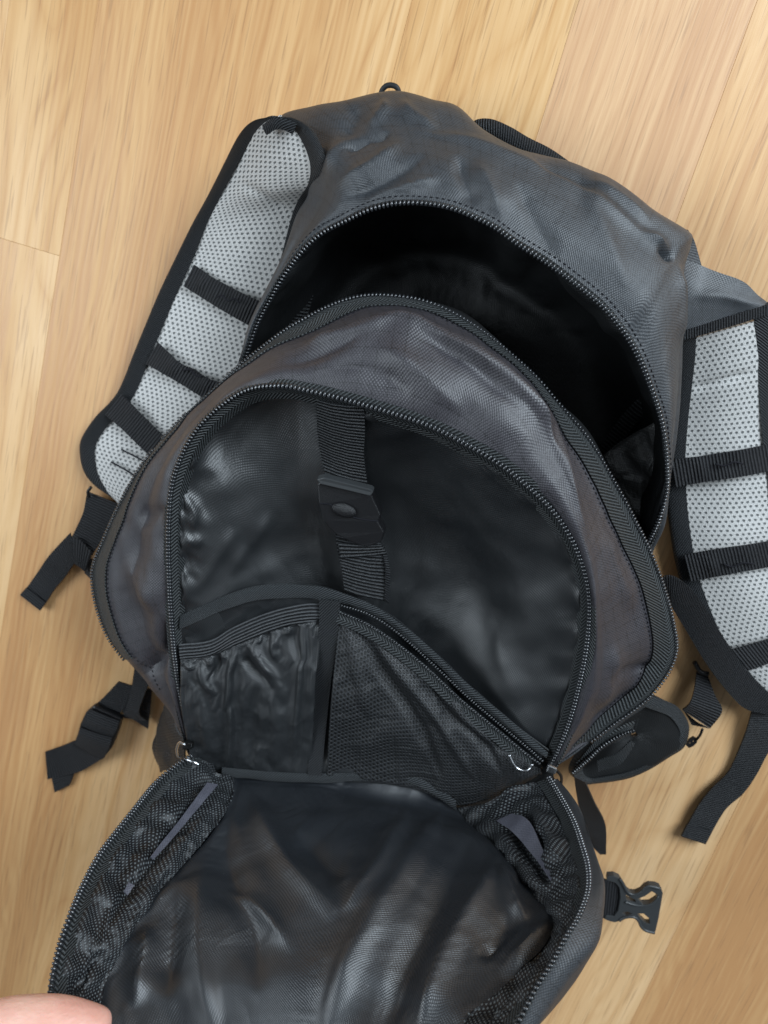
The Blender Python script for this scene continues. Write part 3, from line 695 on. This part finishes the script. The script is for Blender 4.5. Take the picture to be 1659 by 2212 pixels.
# --- flap, hinged at the bottom and held up
FL = [(413,1632,.128),(381,1653,.140),(337,1692,.160),(293,1746,.190),(254,1795,.213),(215,1848,.236),(181,1912,.260),(156,1970,.280),(137,2019,.293),(122,2073,.306),(113,2117,.315),(110,2160,.322),(120,2230,.333),(170,2330,.345),(270,2420,.355)]
FR = [(1187,1680,.135),(1210,1717,.155),(1239,1770,.183),(1258,1824,.210),(1271,1873,.232),(1271,1922,.252),(1253,1975,.272),(1224,2024,.287),(1195,2078,.300),(1161,2131,.312),(1127,2195,.324),(1090,2260,.334),(1040,2330,.343),(960,2400,.350),(860,2440,.356)]
SL = [(505,1672,.118),(505,1700,.135),(490,1750,.162),(465,1785,.180),(438,1820,.196),(405,1858,.212),(372,1896,.226),(340,1930,.240),(303,1985,.258),(273,2034,.272),(248,2085,.284),(225,2140,.296),(222,2220,.312),(260,2300,.325),(330,2370,.335)]
SR = [(985,1744,.120),(1004,1768,.135),(1034,1797,.155),(1073,1831,.178),(1112,1878,.202),(1150,1925,.224),(1190,1975,.246),(1190,2020,.262),(1165,2060,.275),(1120,2100,.287),(1068,2148,.299),(1014,2192,.309),(985,2250,.320),(930,2310,.330),(850,2360,.337)]
rows = []
for k in range(15):
    a, c = P(*SL[k]), P(*SR[k]); t = np.linspace(0, 1, 9)[:, None]
    r = a * (1 - t) + c * t
    dip = .006 + .028 * min(1, k / 6)
    r[:, 2] -= (dip * np.sin(np.pi * t[:, 0]) ** .8)
    rows.append(r)
# keep the hinge edge where the pocket floor ends
hg = W([(505,1672,.118),(560,1676,.115),(620,1680,.113),(690,1684,.112),(760,1682,.112),(830,1680,.112),(890,1690,.113),(940,1716,.115),(985,1744,.120)])
rows[0] = hg
G = loft(rows, 76, 96, 'idx', True)
fl_f = [([(545,1705),(580,1800),(650,1900),(740,1985)], 22, .007), ([(880,1745),(840,1840),(790,1920),(730,1985)], 18, .006), ([(640,1790),(700,1860),(760,1900)], 26, -.005),
    ([(960,1740),(880,1880),(780,2040),(690,2250)], 36, .008), ([(1020,1810),(940,1960),(860,2120),(800,2300)], 36, -.008), ([(1075,1840),(1040,1930),(960,2070),(890,2280)], 26, .008),
    ([(1070,1870),(1110,1950),(1140,2000)], 10, .005), ([(1120,1960),(1080,2020),(1030,2080)], 12, -.005), ([(1190,1985),(1150,2040),(1080,2110)], 12, .006),
    ([(500,1740),(490,1850),(540,1990),(560,2150)], 30, -.006), ([(450,1830),(430,1960),(440,2120),(470,2260)], 26, .005), ([(385,1910),(370,2030),(360,2160)], 22, -.005), ([(320,1990),(310,2080),(290,2180)], 16, .005), ([(480,1900),(560,1960),(640,2060)], 12, .004)]
G = wrinkle(G, [(.002, 8, (1, 1, 1))], fl_f, gain=1.45, fade=np.clip(np.linspace(0, 1, 96)[:, None] * 20, 0, 1))
G = drape(G, .014, .010, 260, amp=.0018, scale=26, bend=.18, lim=.008)
flap = sheet('front_flap', G, 'flaplining', pack, .001)
hb = [(x, y - 15, z + .005) for x, y, z in ((480,1672,.118),(560,1680,.115),(620,1684,.114),(690,1686,.113),(760,1684,.113),(830,1680,.113),(890,1688,.114),(940,1714,.116),(985,1744,.121))]
hb2 = [(x, y + 20, z + .001) for x, y, z in hb]
ribbon('hinge_binding', hb, hb2, 'greybinding', flap, .0016, 80, arch=.001, nv=5, waves=[(.0015, 50, (1, 1, 1))])
hk0 = W([(400,1612,.116),(470,1640,.106),(560,1655,.104),(690,1662,.103),(820,1668,.103),(900,1680,.103),(1000,1720,.104),(1090,1705,.106),(1192,1655,.118)])
hk1 = W([(418,1650,.122),(480,1700,.118),(560,1715,.108),(690,1725,.106),(820,1725,.106),(900,1740,.108),(1000,1790,.108),(1100,1770,.112),(1200,1705,.120)])
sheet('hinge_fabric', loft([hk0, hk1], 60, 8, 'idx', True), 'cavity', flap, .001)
# gussets of black mesh
wFL, wFR, wSL, wSR = W(FL), W(FR), W(SL), W(SR)
def gusset(S, F, frac, seedv, folds):
    a = F * .86 + S * .14
    m1 = a * .7 + S * .3; m2 = a * .4 + S * .6; m3 = a * .12 + S * .88
    m1[:, 2] -= .004; m2[:, 2] += .006; m3[:, 2] += .003
    G = loft([a, m1, m2, m3, S], 100, 32, 'idx', True)
    sheet('mesh_gusset', drape(wrinkle(G, [(.001, 35, (1, 1, 1))], folds, fade=np.clip(np.minimum(np.linspace(0, 1, 32), np.linspace(1, 0, 32))[:, None] * 10, 0, 1)), .05, .05, 200, amp=.002, scale=60, bend=.1, lim=.008), 'flapmesh', flap, .001)
gusset(wSL, wFL, .3, 0, [([(452,1690),(400,1760),(335,1850),(265,1940),(220,2030)], 8, -.006), ([(490,1690),(440,1770),(370,1860),(300,1960),(250,2060)], 12, .006), ([(230,2040),(190,2100),(150,2160)], 10, -.006), ([(320,1780),(280,1850),(230,1940)], 12, -.004)])
gusset(wSR, wFR, .3, 1, [([(1090,1740),(1130,1830),(1200,1930)], 10, -.008), ([(1140,1730),(1180,1800),(1225,1890)], 12, .007), ([(1050,1780),(1120,1860),(1180,1960)], 12, .006)])
sat = ribbon('satin_piping', [(448,1690,.150),(420,1728,.168),(384,1776,.190),(350,1818,.210),(326,1850,.224)], [(470,1694,.150),(436,1736,.168),(396,1784,.190),(360,1826,.210),(332,1856,.224)], 'satin', flap, .001, 40, waves=[(.001, 100, (1, 1, 1))])
ribbon('satin_piping', [(278,1906,.250),(268,1925,.256)], [(290,1912,.250),(276,1934,.256)], 'satin', flap, .001, 16)
ribbon('satin_piping', [(1072,1772,.160),(1110,1800,.178),(1160,1860,.205),(1192,1906,.228)], [(1105,1756,.160),(1140,1772,.178),(1176,1846,.205),(1196,1902,.228)], 'satin', flap, .001, 30, waves=[(.001, 100, (1, 1, 1))])
# flap zipper, both sides
for Fw, Sw in ((wFL, wSL), (wFR, wSR)):
    e = Fw + np.array((0, 0, .0012))
    zipper('flap_zipper', e, inset(e, Sw, .010) - np.array((0, 0, .001)), flap, pitch=.0026, size=(.00108, .0023, .0015), n=180)
# outside of the flap
SIL = [(1194,1690,.132),(1216,1722,.150),(1246,1772,.176),(1266,1824,.202),(1284,1873,.222),(1298,1915,.238),(1301,1985,.260),(1290,2044,.276),(1240,2107,.292),(1192,2170,.305),(1161,2212,.315),(1120,2270,.326),(1066,2340,.335),(985,2412,.342),(880,2455,.348)]
FL2 = [(x - 1, y, z - .003) for x, y, z in FL]
wsil = W(SIL); wl2 = W(FL2)
lin = rows
rows = []
for k in range(15):
    # padded front: a finger's breadth behind the lining, out along its back
    bk_ = unit(np.cross(lin[min(k + 1, 14)][4] - lin[max(k - 1, 0)][4], lin[k][6] - lin[k][2]))
    if bk_ @ (lin[k][4] - CAM) < 0: bk_ = -bk_
    dz = bk_ * (.010 + .018 * min(1, k / 3))
    rows.append([wFR[k], wsil[k], wSR[k] + dz * 1.2, lin[k][6] + dz, lin[k][4] + dz, lin[k][2] + dz, wSL[k] + dz * 1.2, wl2[k]])
G = loft(rows, 70, 120, 'idx', True)
sheet('flap_shell', wrinkle(G, [(.002, 30, (1, 1, 1))], fade=np.clip(np.minimum(np.linspace(0, 1, 70), np.linspace(1, 0, 70))[None] * 12, 0, 1)), 'shell', flap, 0)
# sliders at the two corners of the pocket
def slider(x, y, z, ang, mat):
    c, s = math.cos(ang), math.sin(ang)
    pt = lambda a, b_: (x + a * c - b_ * s, y + a * s + b_ * c, z)
    o = slab('zipper_slider', [pt(-11, -9), pt(11, -7), pt(11, 7), pt(-11, 9)], [], .004, mat, pack, .001)
    return o
slider(1192, 1664, .142, .35, 'metal')
sl = slider(404, 1612, .134, .1, 'gunmetal')
tube('pull_ring', [(1200,1662,.140),(1212,1676,.136),(1212,1692,.132),(1204,1696,.132),(1196,1684,.136)], .0011, 'gunmetal', pack, 24, 8)
tube('pull_ring', [(400,1608,.138),(388,1604,.134),(382,1618,.130),(384,1632,.126),(392,1636,.124)], .0011, 'metal', pack, 24, 8)
tube('pull_ring', [(404,1640,.142),(418,1646,.143),(430,1652,.142)], .0012, 'metal', pack, 12, 8)

# --- shoulder straps
def strap(name, L, Rr, bind, bars, label, folds=(), stretch=None, thick=.006):
    wl_, wr_ = W(L), W(Rr)
    mid = (wl_ + wr_) / 2; mid[:, 2] += .005
    G = loft([wl_, mid, wr_], 160, 40, 'idx', True)
    G = wrinkle(G, [(.002, 25, (1, 1, 1))], folds)
    root = sheet(name, G[:, 6:], 'airmesh', pack, thick, label=label)
    wid = lambda k: bind
    for a, c in ((wl_, wr_), (wr_, wl_)):
        wd_ = np.linalg.norm(c - a, axis=1, keepdims=True)
        e0 = inset(a, c, -.0038); e1 = inset(a, c, np.minimum(bind, .46 * wd_))
        Gb = loft([inset(e0, a, .001) - np.array((0, 0, .008)), e0 + np.array((0, 0, .0012)), (e0 + e1) / 2 + np.array((0, 0, .0034)), e1 + np.array((0, 0, .0026))], 140, 10, 'idx', True)
        sheet('edge_binding', Gb, 'binding', root, .0012)
    for lab, l_, r_, wv in bars:
        ribbon(lab, l_, r_, 'strapweb', root, .0016, 40, nv=6, folds=wv, waves=[(.0008, 60, (1, 1, 1))])
    return root
LS_L = [(584,256,.086),(562,261,.082),(540,276,.073),(519,304,.060),(494,352,.048),(459,420,.034),(425,484,.026),(391,557,.020),(352,640,.016),(303,757,.014),(264,850,.013),(215,905,.012),(186,950,.012),(183,985,.012),(192,1022,.012),(215,1052,.012),(255,1080,.012)]
LS_R = [(624,256,.089),(646,265,.090),(668,285,.091),(688,324,.092),(699,365,.090),(692,402,.080),(664,455,.048),(630,590,.026),(590,705,.018),(540,815,.015),(490,915,.013),(450,975,.012),(420,1010,.012),(392,1040,.012),(360,1072,.012),(320,1095,.012),(280,1100,.012)]
ls = strap('shoulder_strap', LS_L, LS_R, .0108, [
    ('webbing_bar', [(418,572,.028),(470,606,.030),(520,632,.031),(600,668,.026)], [(396,618,.026),(446,650,.028),(496,680,.029),(575,724,.025)], [([(462,632),(500,650)], 8, -.002), ([(430,600),(440,625)], 8, .003), ([(520,650),(540,680)], 10, .003)]),
    ('webbing_bar', [(340,740,.022),(375,772,.025),(420,802,.025),(520,846,.022)], [(314,786,.021),(350,806,.024),(400,836,.024),(495,895,.021)], [([(398,800),(430,818)], 7, -.003), ([(370,775),(380,810)], 9, .003), ([(440,815),(450,845)], 9, .004)]),
    ('webbing_bar', [(262,852,.020),(300,890,.023),(345,935,.023),(420,1000,.020)], [(226,896,.019),(266,930,.023),(318,980,.023),(390,1040,.020)], [])],
    'left shoulder strap with pale grey mesh arching out from the top of the pack',
    [([(508,390),(570,425),(640,470)], 7, -.003)], thick=.004)
ribbon('edge_binding', [(566,270,.092),(598,252,.096),(642,266,.096)], [(576,292,.090),(602,279,.094),(632,290,.094)], 'binding', ls, .002, 30, arch=.001)
for l_ in ([(262,971,.0195),(290,985,.0205),(318,1000,.021)], [(240,998,.0185),(266,1012,.0195),(296,1030,.020)]):
    tube('stitch_line', l_, .0008, 'thread', ls, 14, 6)
RS_L = [(1470,715,.046),(1468,770,.036),(1462,830,.028),(1454,900,.022),(1448,985,.018),(1450,1060,.016),(1458,1140,.015),(1474,1230,.014),(1500,1310,.013),(1535,1390,.012),(1570,1450,.012),(1610,1505,.012),(1660,1540,.012)]
RS_R = [(1655,655,.040),(1665,720,.034),(1668,790,.028),(1673,880,.022),(1680,970,.018),(1690,1050,.016),(1702,1130,.015),(1720,1210,.014),(1745,1280,.013),(1775,1340,.012),(1790,1400,.012),(1790,1460,.012),(1770,1520,.012)]
rs = strap('shoulder_strap', RS_L, RS_R, .0105, [
    ('webbing_bar', [(1450,994,.028),(1520,984,.030),(1590,974,.031),(1690,955,.026)], [(1460,1052,.027),(1530,1040,.029),(1600,1030,.030),(1700,1010,.025)], [([(1560,1005),(1600,1000)], 8, -.002), ([(1510,985),(1520,1040)], 10, .003)]),
    ('webbing_bar', [(1478,1200,.024),(1540,1188,.027),(1610,1178,.027),(1715,1160,.022)], [(1492,1256,.023),(1560,1244,.026),(1625,1232,.026),(1730,1214,.021)], [([(1570,1222),(1620,1212)], 8, -.002), ([(1530,1200),(1545,1245)], 10, .003)]),
    ('webbing_bar', [(1540,1416,.021),(1590,1402,.024),(1640,1388,.024),(1760,1350,.02)], [(1580,1460,.02),(1625,1446,.023),(1680,1428,.023),(1785,1400,.02)], [])],
    'right shoulder strap with pale grey mesh running off the frame edge',
    [([(1470,848),(1560,822),(1640,798)], 6, -.003)])
yk0 = W([(1440,540,.060),(1500,565,.050),(1552,588,.046),(1608,611,.044),(1640,640,.042),(1665,662,.040)])
yk1 = W([(1470,600,.055),(1490,630,.052),(1530,645,.050),(1580,650,.048),(1630,656,.046),(1665,668,.042)])
yk2 = W([(1470,735,.048),(1490,728,.048),(1530,716,.047),(1580,700,.045),(1630,682,.043),(1665,676,.042)])
yoke = sheet('strap_yoke', wrinkle(loft([yk0, yk1, yk2], 60, 30, 'idx', True), [(.002, 40, (1, 1, 1))], [([(1490,640),(1560,640),(1640,660)], 10, .002)]), 'shell', pack, .003)
ribbon('yoke_binding', [(1472,716,.0505),(1530,698,.0495),(1590,679,.048),(1665,656,.046)], [(1472,736,.0495),(1530,720,.0485),(1590,702,.047),(1665,678,.045)], 'webbing', yoke, .002, 30)
# dark gusset standing behind the corner of the shell
ribbon('corner_gusset', [(1486,496,.055),(1500,520,.05),(1516,575,.045)], [(1450,555,.058),(1462,580,.055),(1476,610,.052)], 'shell', pack, .002, 20, nv=8)

for root_, lines in ((ls, ([(468,642,.0335),(480,638,.0335),(492,650,.0338),(506,645,.0338),(518,655,.0338)], [(396,800,.0268),(410,798,.0268),(424,812,.0268),(440,812,.0268)])),
                     (rs, ([(1545,1002,.0325),(1565,1006,.0328),(1585,998,.0328),(1605,1002,.0328)], [(1562,1218,.0285),(1582,1224,.0288),(1604,1216,.0288),(1630,1218,.0288)]))):
    for l_ in lines: tube('bar_tack', l_, .0006, 'thread', root_, 20, 6)
# --- loose webbing on the left
ribbon('adjuster_strap', [(188,1062,.012),(180,1105,.013),(165,1140,.016),(150,1170,.018)], [(258,1090,.012),(236,1140,.013),(220,1165,.016),(198,1200,.018)], 'strapweb', pack, .0016, 40)
ribbon('adjuster_strap', [(158,1162,.021),(172,1166,.021),(198,1192,.020)], [(160,1218,.018),(172,1226,.018),(184,1236,.016)], 'strapweb', pack, .0014, 20)
ribbon('strap_tail', [(150,1152,.016),(108,1198,.012),(84,1232,.009),(60,1266,.006),(44,1286,.006)], [(166,1208,.014),(140,1246,.010),(118,1272,.008),(100,1300,.006),(86,1319,.006)], 'strapweb', pack, .0016, 40, waves=[(.001, 40, (1, 1, 1))])
ribbon('tail_fold', [(56,1270,.008),(43,1285,.008)], [(98,1302,.008),(86,1319,.008)], 'strapweb', pack, .0022, 12)
tube('ladder_lock', [(192,1074,.016),(190,1062,.017),(197,1052,.017)], .0014, 'plastic', pack, 12, 8)
ribbon('compression_strap', [(186,1208,.014),(205,1208,.016),(240,1206,.02)], [(182,1238,.012),(204,1256,.014),(240,1262,.018)], 'strapweb', pack, .0014, 16)
ribbon('hip_strap', [(292,1430,.03),(285,1480,.024),(272,1530,.018),(262,1550,.014)], [(330,1455,.03),(312,1500,.026),(300,1540,.02),(318,1558,.016)], 'strapweb', pack, .0016, 24)
ribbon('hip_strap', [(290,1486,.020),(276,1512,.018),(264,1538,.015)], [(328,1490,.018),(324,1530,.014),(320,1574,.010)], 'strapweb', pack, .0016, 20, waves=[(.002, 30, (1, 1, 1))])
ribbon('hip_strap', [(255,1473,.018),(220,1510,.016),(186,1540,.016)], [(296,1486,.018),(268,1530,.015),(240,1560,.014)], 'strapweb', pack, .0016, 24)
cl = slab('tri_glide', [(184,1540,.022),(202,1525,.023),(262,1553,.021),(256,1578,.019),(240,1618,.017),(222,1640,.016),(196,1630,.016),(163,1600,.017),(172,1566,.020)], [[(186,1560,.0215),(246,1582,.0195),(242,1590,.019),(184,1568,.021)]], .007, 'plastic', pack, .0018)
ribbon('hip_strap', [(194,1532,.025),(182,1552,.026),(176,1568,.022)], [(258,1558,.023),(250,1580,.024),(244,1592,.020)], 'strapweb', pack, .0016, 20, arch=.001)
ribbon('hip_strap', [(172,1572,.023),(168,1586,.023),(160,1606,.018)], [(242,1594,.022),(236,1614,.021),(222,1640,.016)], 'strapweb', pack, .0016, 20, arch=.001)
ribbon('strap_tail', [(160,1602,.014),(130,1614,.010),(98,1624,.007)], [(226,1636,.013),(170,1668,.009),(102,1684,.006)], 'strapweb', pack, .0016, 30, waves=[(.002, 30, (1, 1, 1))])
ribbon('tail_fold', [(108,1650,.006),(112,1682,.005),(118,1712,.004)], [(160,1640,.006),(160,1668,.005),(150,1696,.004)], 'strapweb', pack, .0024, 12)
# black mesh side pocket peeping out at the lower left
G = loft([[(372,1515,.06),(390,1560,.08),(400,1610,.09),(398,1660,.09)], [(355,1525,.05),(352,1570,.055),(348,1620,.06),(352,1665,.06)], [(360,1510,.03),(340,1565,.03),(334,1620,.03),(344,1670,.03)]], 50, 24)
sheet('side_pocket', wrinkle(G, [(.004, 45, (1, 1, 1))]), 'blackmesh', pack, .0014)

# --- loose webbing, hip wing and buckle on the right
ribbon('sternum_strap', [(1420,1262,.04),(1436,1246,.045),(1462,1250,.045),(1498,1278,.04),(1532,1326,.034),(1581,1403,.026),(1640,1476,.02),(1690,1520,.018)], [(1424,1280,.03),(1436,1290,.034),(1450,1310,.036),(1479,1357,.034),(1526,1434,.030),(1575,1498,.024),(1612,1532,.020),(1665,1545,.018)], 'webbing', pack, .0018, 60)
ribbon('strap_tail', [(1626,1530,.013),(1609,1590,.010),(1591,1635,.007),(1571,1670,.006),(1538,1703,.008),(1506,1743,.008),(1474,1806,.007)], [(1700,1530,.013),(1682,1590,.010),(1659,1628,.007),(1634,1673,.006),(1604,1716,.008),(1564,1753,.008),(1524,1823,.007)], 'webbing', pack, .0018, 60, waves=[(.0015, 30, (1, 1, 1))])
ribbon('tail_fold', [(1484,1784,.010),(1472,1807,.010)], [(1534,1796,.010),(1524,1824,.010)], 'webbing', pack, .0024, 12)
tube('ladder_lock', [(1500,1430,.018),(1512,1450,.018),(1530,1456,.018)], .002, 'plastic', pack, 12, 8)
ribbon('adjuster_strap', [(1506,1446,.014),(1500,1490,.020),(1490,1520,.022),(1474,1534,.018)], [(1526,1450,.014),(1544,1500,.020),(1560,1536,.022),(1534,1574,.018)], 'strapweb', pack, .0016, 30)
ribbon('strap_end', [(1478,1536,.015),(1500,1556,.012)], [(1494,1566,.012),(1532,1574,.010)], 'strapweb', pack, .0016, 10)
pullp = slab('zipper_pull', [(1482,1610,.010),(1488,1598,.010),(1498,1592,.010),(1506,1596,.010),(1506,1604,.010),(1498,1612,.010),(1488,1616,.010)], [[(1487,1606,.010),(1491,1603,.010),(1492,1608,.010)], [(1496,1601,.010),(1500,1600,.010),(1499,1605,.010)]], .002, 'plastic', pack, .0005)
tube('pull_cord', [(1504,1598,.010),(1512,1588,.012),(1518,1574,.012)], .0012, 'plastic', pack, 12, 6)
HW = [(1398,1505,.05),(1433,1517,.045),(1463,1532,.04),(1483,1560,.036),(1487,1582,.034),(1476,1613,.032),(1443,1635,.032),(1403,1660,.034),(1355,1680,.038),(1292,1690,.044),(1255,1690,.05),(1240,1660,.06),(1292,1590,.07),(1342,1540,.06)]
wH = W(HW)
G = concentric(wH, P(1375, 1600, .05), [(1.0, 0, 0), (.86, .043, .5), (.5, .042, .8), (.05, .041, 1)], 80)
G = np.stack([cr(G[:, j], 24, 'idx') for j in range(80)], 1)
G = wrinkle(G, [(.002, 45, (1, 1, 1))], [([(1290,1660),(1340,1620),(1366,1590)], 7, .003), ([(1340,1580),(1370,1570)], 9, -.003)], closed=True)
wing = sheet('hip_belt_wing', G, 'cavity', pack, .004, closed=True)
bnd = cr(np.vstack((wH, wH[:1])), 120); bi = P(1375, 1600, .05)
vec = bi - bnd; vec /= np.linalg.norm(vec, axis=1, keepdims=True)
G = np.stack((bnd - vec * .0012 - np.array((0, 0, .002)), bnd + np.array((0, 0, .0015)), bnd + vec * .004 + np.array((0, 0, .0028)), bnd + vec * .008 + np.array((0, 0, .0018))))
sheet('edge_binding', G, 'greybinding', wing, .001)
pp = W([(1238,1668,.066),(1270,1640,.068),(1300,1612,.068),(1340,1588,.066),(1366,1578,.062)])
zipper('wing_zipper', pp, pp + np.array((.002, .008, -.001)), wing, n=60, pitch=.0022)
ribbon('wing_pocket_edge', [(1290,1645,.062),(1330,1628,.062),(1362,1600,.060)], [(1292,1668,.060),(1340,1650,.060),(1372,1606,.058)], 'greybinding', wing, .001, 30, waves=[(.001, 60, (1, 1, 1))])
ribbon('side_strap', [(1240,1678,.07),(1246,1720,.055),(1256,1770,.04),(1268,1812,.03)], [(1264,1690,.07),(1284,1735,.055),(1308,1785,.04),(1309,1846,.03)], 'strapweb', pack, .0016, 30)
ribbon('side_strap', [(1262,1812,.025),(1280,1830,.02),(1296,1846,.018)], [(1285,1800,.022),(1300,1820,.02),(1309,1846,.018)], 'strapweb', pack, .0016, 12)
ribbon('buckle_strap', [(1270,1888,.05),(1300,1898,.046),(1345,1914,.043)], [(1264,1975,.05),(1300,1983,.046),(1334,1990,.043)], 'strapweb', pack, .0018, 20)
zb = .046
ob = [(1312,1893),(1326,1892),(1339,1898),(1347,1911),(1353,1923),(1362,1930),(1373,1931),(1384,1926),(1393,1917),(1402,1913),(1416,1914),(1426,1918),(1432,1929),(1428,1955),(1422,1988),(1415,2017),(1406,2015),(1394,2011),(1384,2001),(1379,1989),(1372,1982),(1358,1981),(1344,1984),(1338,1990),(1328,1993),(1316,1990),(1306,1986),(1309,1978),(1326,1980),(1335,1968),(1340,1940),(1338,1918),(1330,1908),(1310,1902)]
h1 = [(1352,1934),(1362,1939),(1372,1944),(1373,1950),(1362,1948),(1353,1944)]
h2 = [(1378,1942),(1394,1936),(1408,1926),(1420,1933),(1418,1944),(1404,1953),(1388,1954)]
h3 = [(1377,1974),(1390,1974),(1402,1984),(1404,1996),(1396,1996),(1385,1986)]
h4 = [(1344,1972),(1356,1970),(1366,1974),(1352,1979)]
rb = slab('release_buckle', [(x, y, zb) for x, y in ob], [[(x, y, zb) for x, y in h] for h in (h1, h2, h3, h4)], .006, 'greyplastic', pack, .0012)
tube('buckle_rim', [(x, y, zb + .0003) for x, y in ((1339,1898),(1347,1911),(1353,1923),(1362,1931),(1373,1932),(1384,1927),(1393,1918),(1402,1914),(1426,1919))], .0013, 'greyplastic', rb, 40, 8)
tube('buckle_rim', [(x, y, zb + .0003) for x, y in ((1338,1989),(1346,1983),(1360,1980),(1372,1982),(1380,1990),(1385,2001),(1395,2010),(1414,2015))], .0013, 'greyplastic', rb, 40, 8)
tube('buckle_rim', [(x, y, zb + .0003) for x, y in ((1350,1948),(1372,1955),(1394,1956),(1412,1949),(1422,1936))], .0010, 'greyplastic', rb, 30, 8)
# --- handle and hanging loop at the top
ribbon('carry_handle', [(1012,272,.040),(1030,258,.045),(1062,257,.048),(1103,274,.048),(1142,297,.046),(1191,322,.042),(1245,360,.036)], [(1020,320,.040),(1040,298,.045),(1064,296,.048),(1092,312,.048),(1125,334,.046),(1170,356,.042),(1230,390,.036)], 'webbing', pack, .003, 60, arch=.002, nv=6)
tube('hang_loop', [(822,212,.044),(825,196,.045),(834,186,.046),(845,184,.046),(856,188,.046),(861,198,.045),(860,212,.044)], .0018, 'webbing', pack, 40, 10)

# ------------------------------------------------------------------ hand holding the flap
hand = bpy.data.objects.new('hand', None); COL.objects.link(hand)
hand['label'] = 'bare hand gripping the lower left edge of the open flap'; hand['category'] = 'hand'
J = {'wrist': P(-420, 2520, .33), 'palm': P(-230, 2400, .33), 'tb': P(-150, 2290, .345), 'tm': P(5, 2214, .341), 'ti': P(130, 2203, .338), 'tt': P(240, 2232, .333),
     'kn': P(-60, 2400, .318)}
pts = [J['wrist'], J['palm'], J['tb'], J['tm'], J['ti'], J['tt']]
rad = [.026, .027, .0172, .0138, .0122, .0104]
E = [(0, 1), (1, 2), (2, 3), (3, 4), (4, 5)]
roots = [P(-60, 2330, .312), P(-80, 2400, .306), P(-110, 2470, .304), P(-150, 2535, .306)]
lens = [(.034, .024, .02), (.038, .027, .021), (.035, .025, .02), (.027, .019, .018)]
dr = unit(P(300, 2300, .27) - P(-60, 2330, .31))
for r0, ls_ in zip(roots, lens):
    i = len(pts); pts.append(r0); rad.append(.0125); E.append((1, i)); q = r0; d0 = dr.copy()
    for m, l_ in enumerate(ls_):
        q = q + d0 * l_; d0 = unit(d0 + np.array((0, .10, .22 * (m + 1) * .6)))
        pts.append(q); rad.append((.0098, .0088, .0074)[m]); E.append((len(pts) - 2, len(pts) - 1))
me = bpy.data.meshes.new('hand_skin'); me.from_pydata([tuple(p) for p in pts], E, [])
ho = link('palm_and_fingers', me, 'skin', hand)
sk = ho.modifiers.new('skin', 'SKIN'); sk.use_smooth_shade = True
sv = me.skin_vertices[0].data if me.skin_vertices else None
if sv is None:
    bm = bmesh.new(); bm.from_mesh(me); bm.verts.layers.skin.verify(); bm.to_mesh(me); bm.free(); sv = me.skin_vertices[0].data
for i, r_ in enumerate(rad): sv[i].radius = (r_, r_)
sv[0].use_root = True
ss = ho.modifiers.new('sub', 'SUBSURF'); ss.levels = 2; ss.render_levels = 3
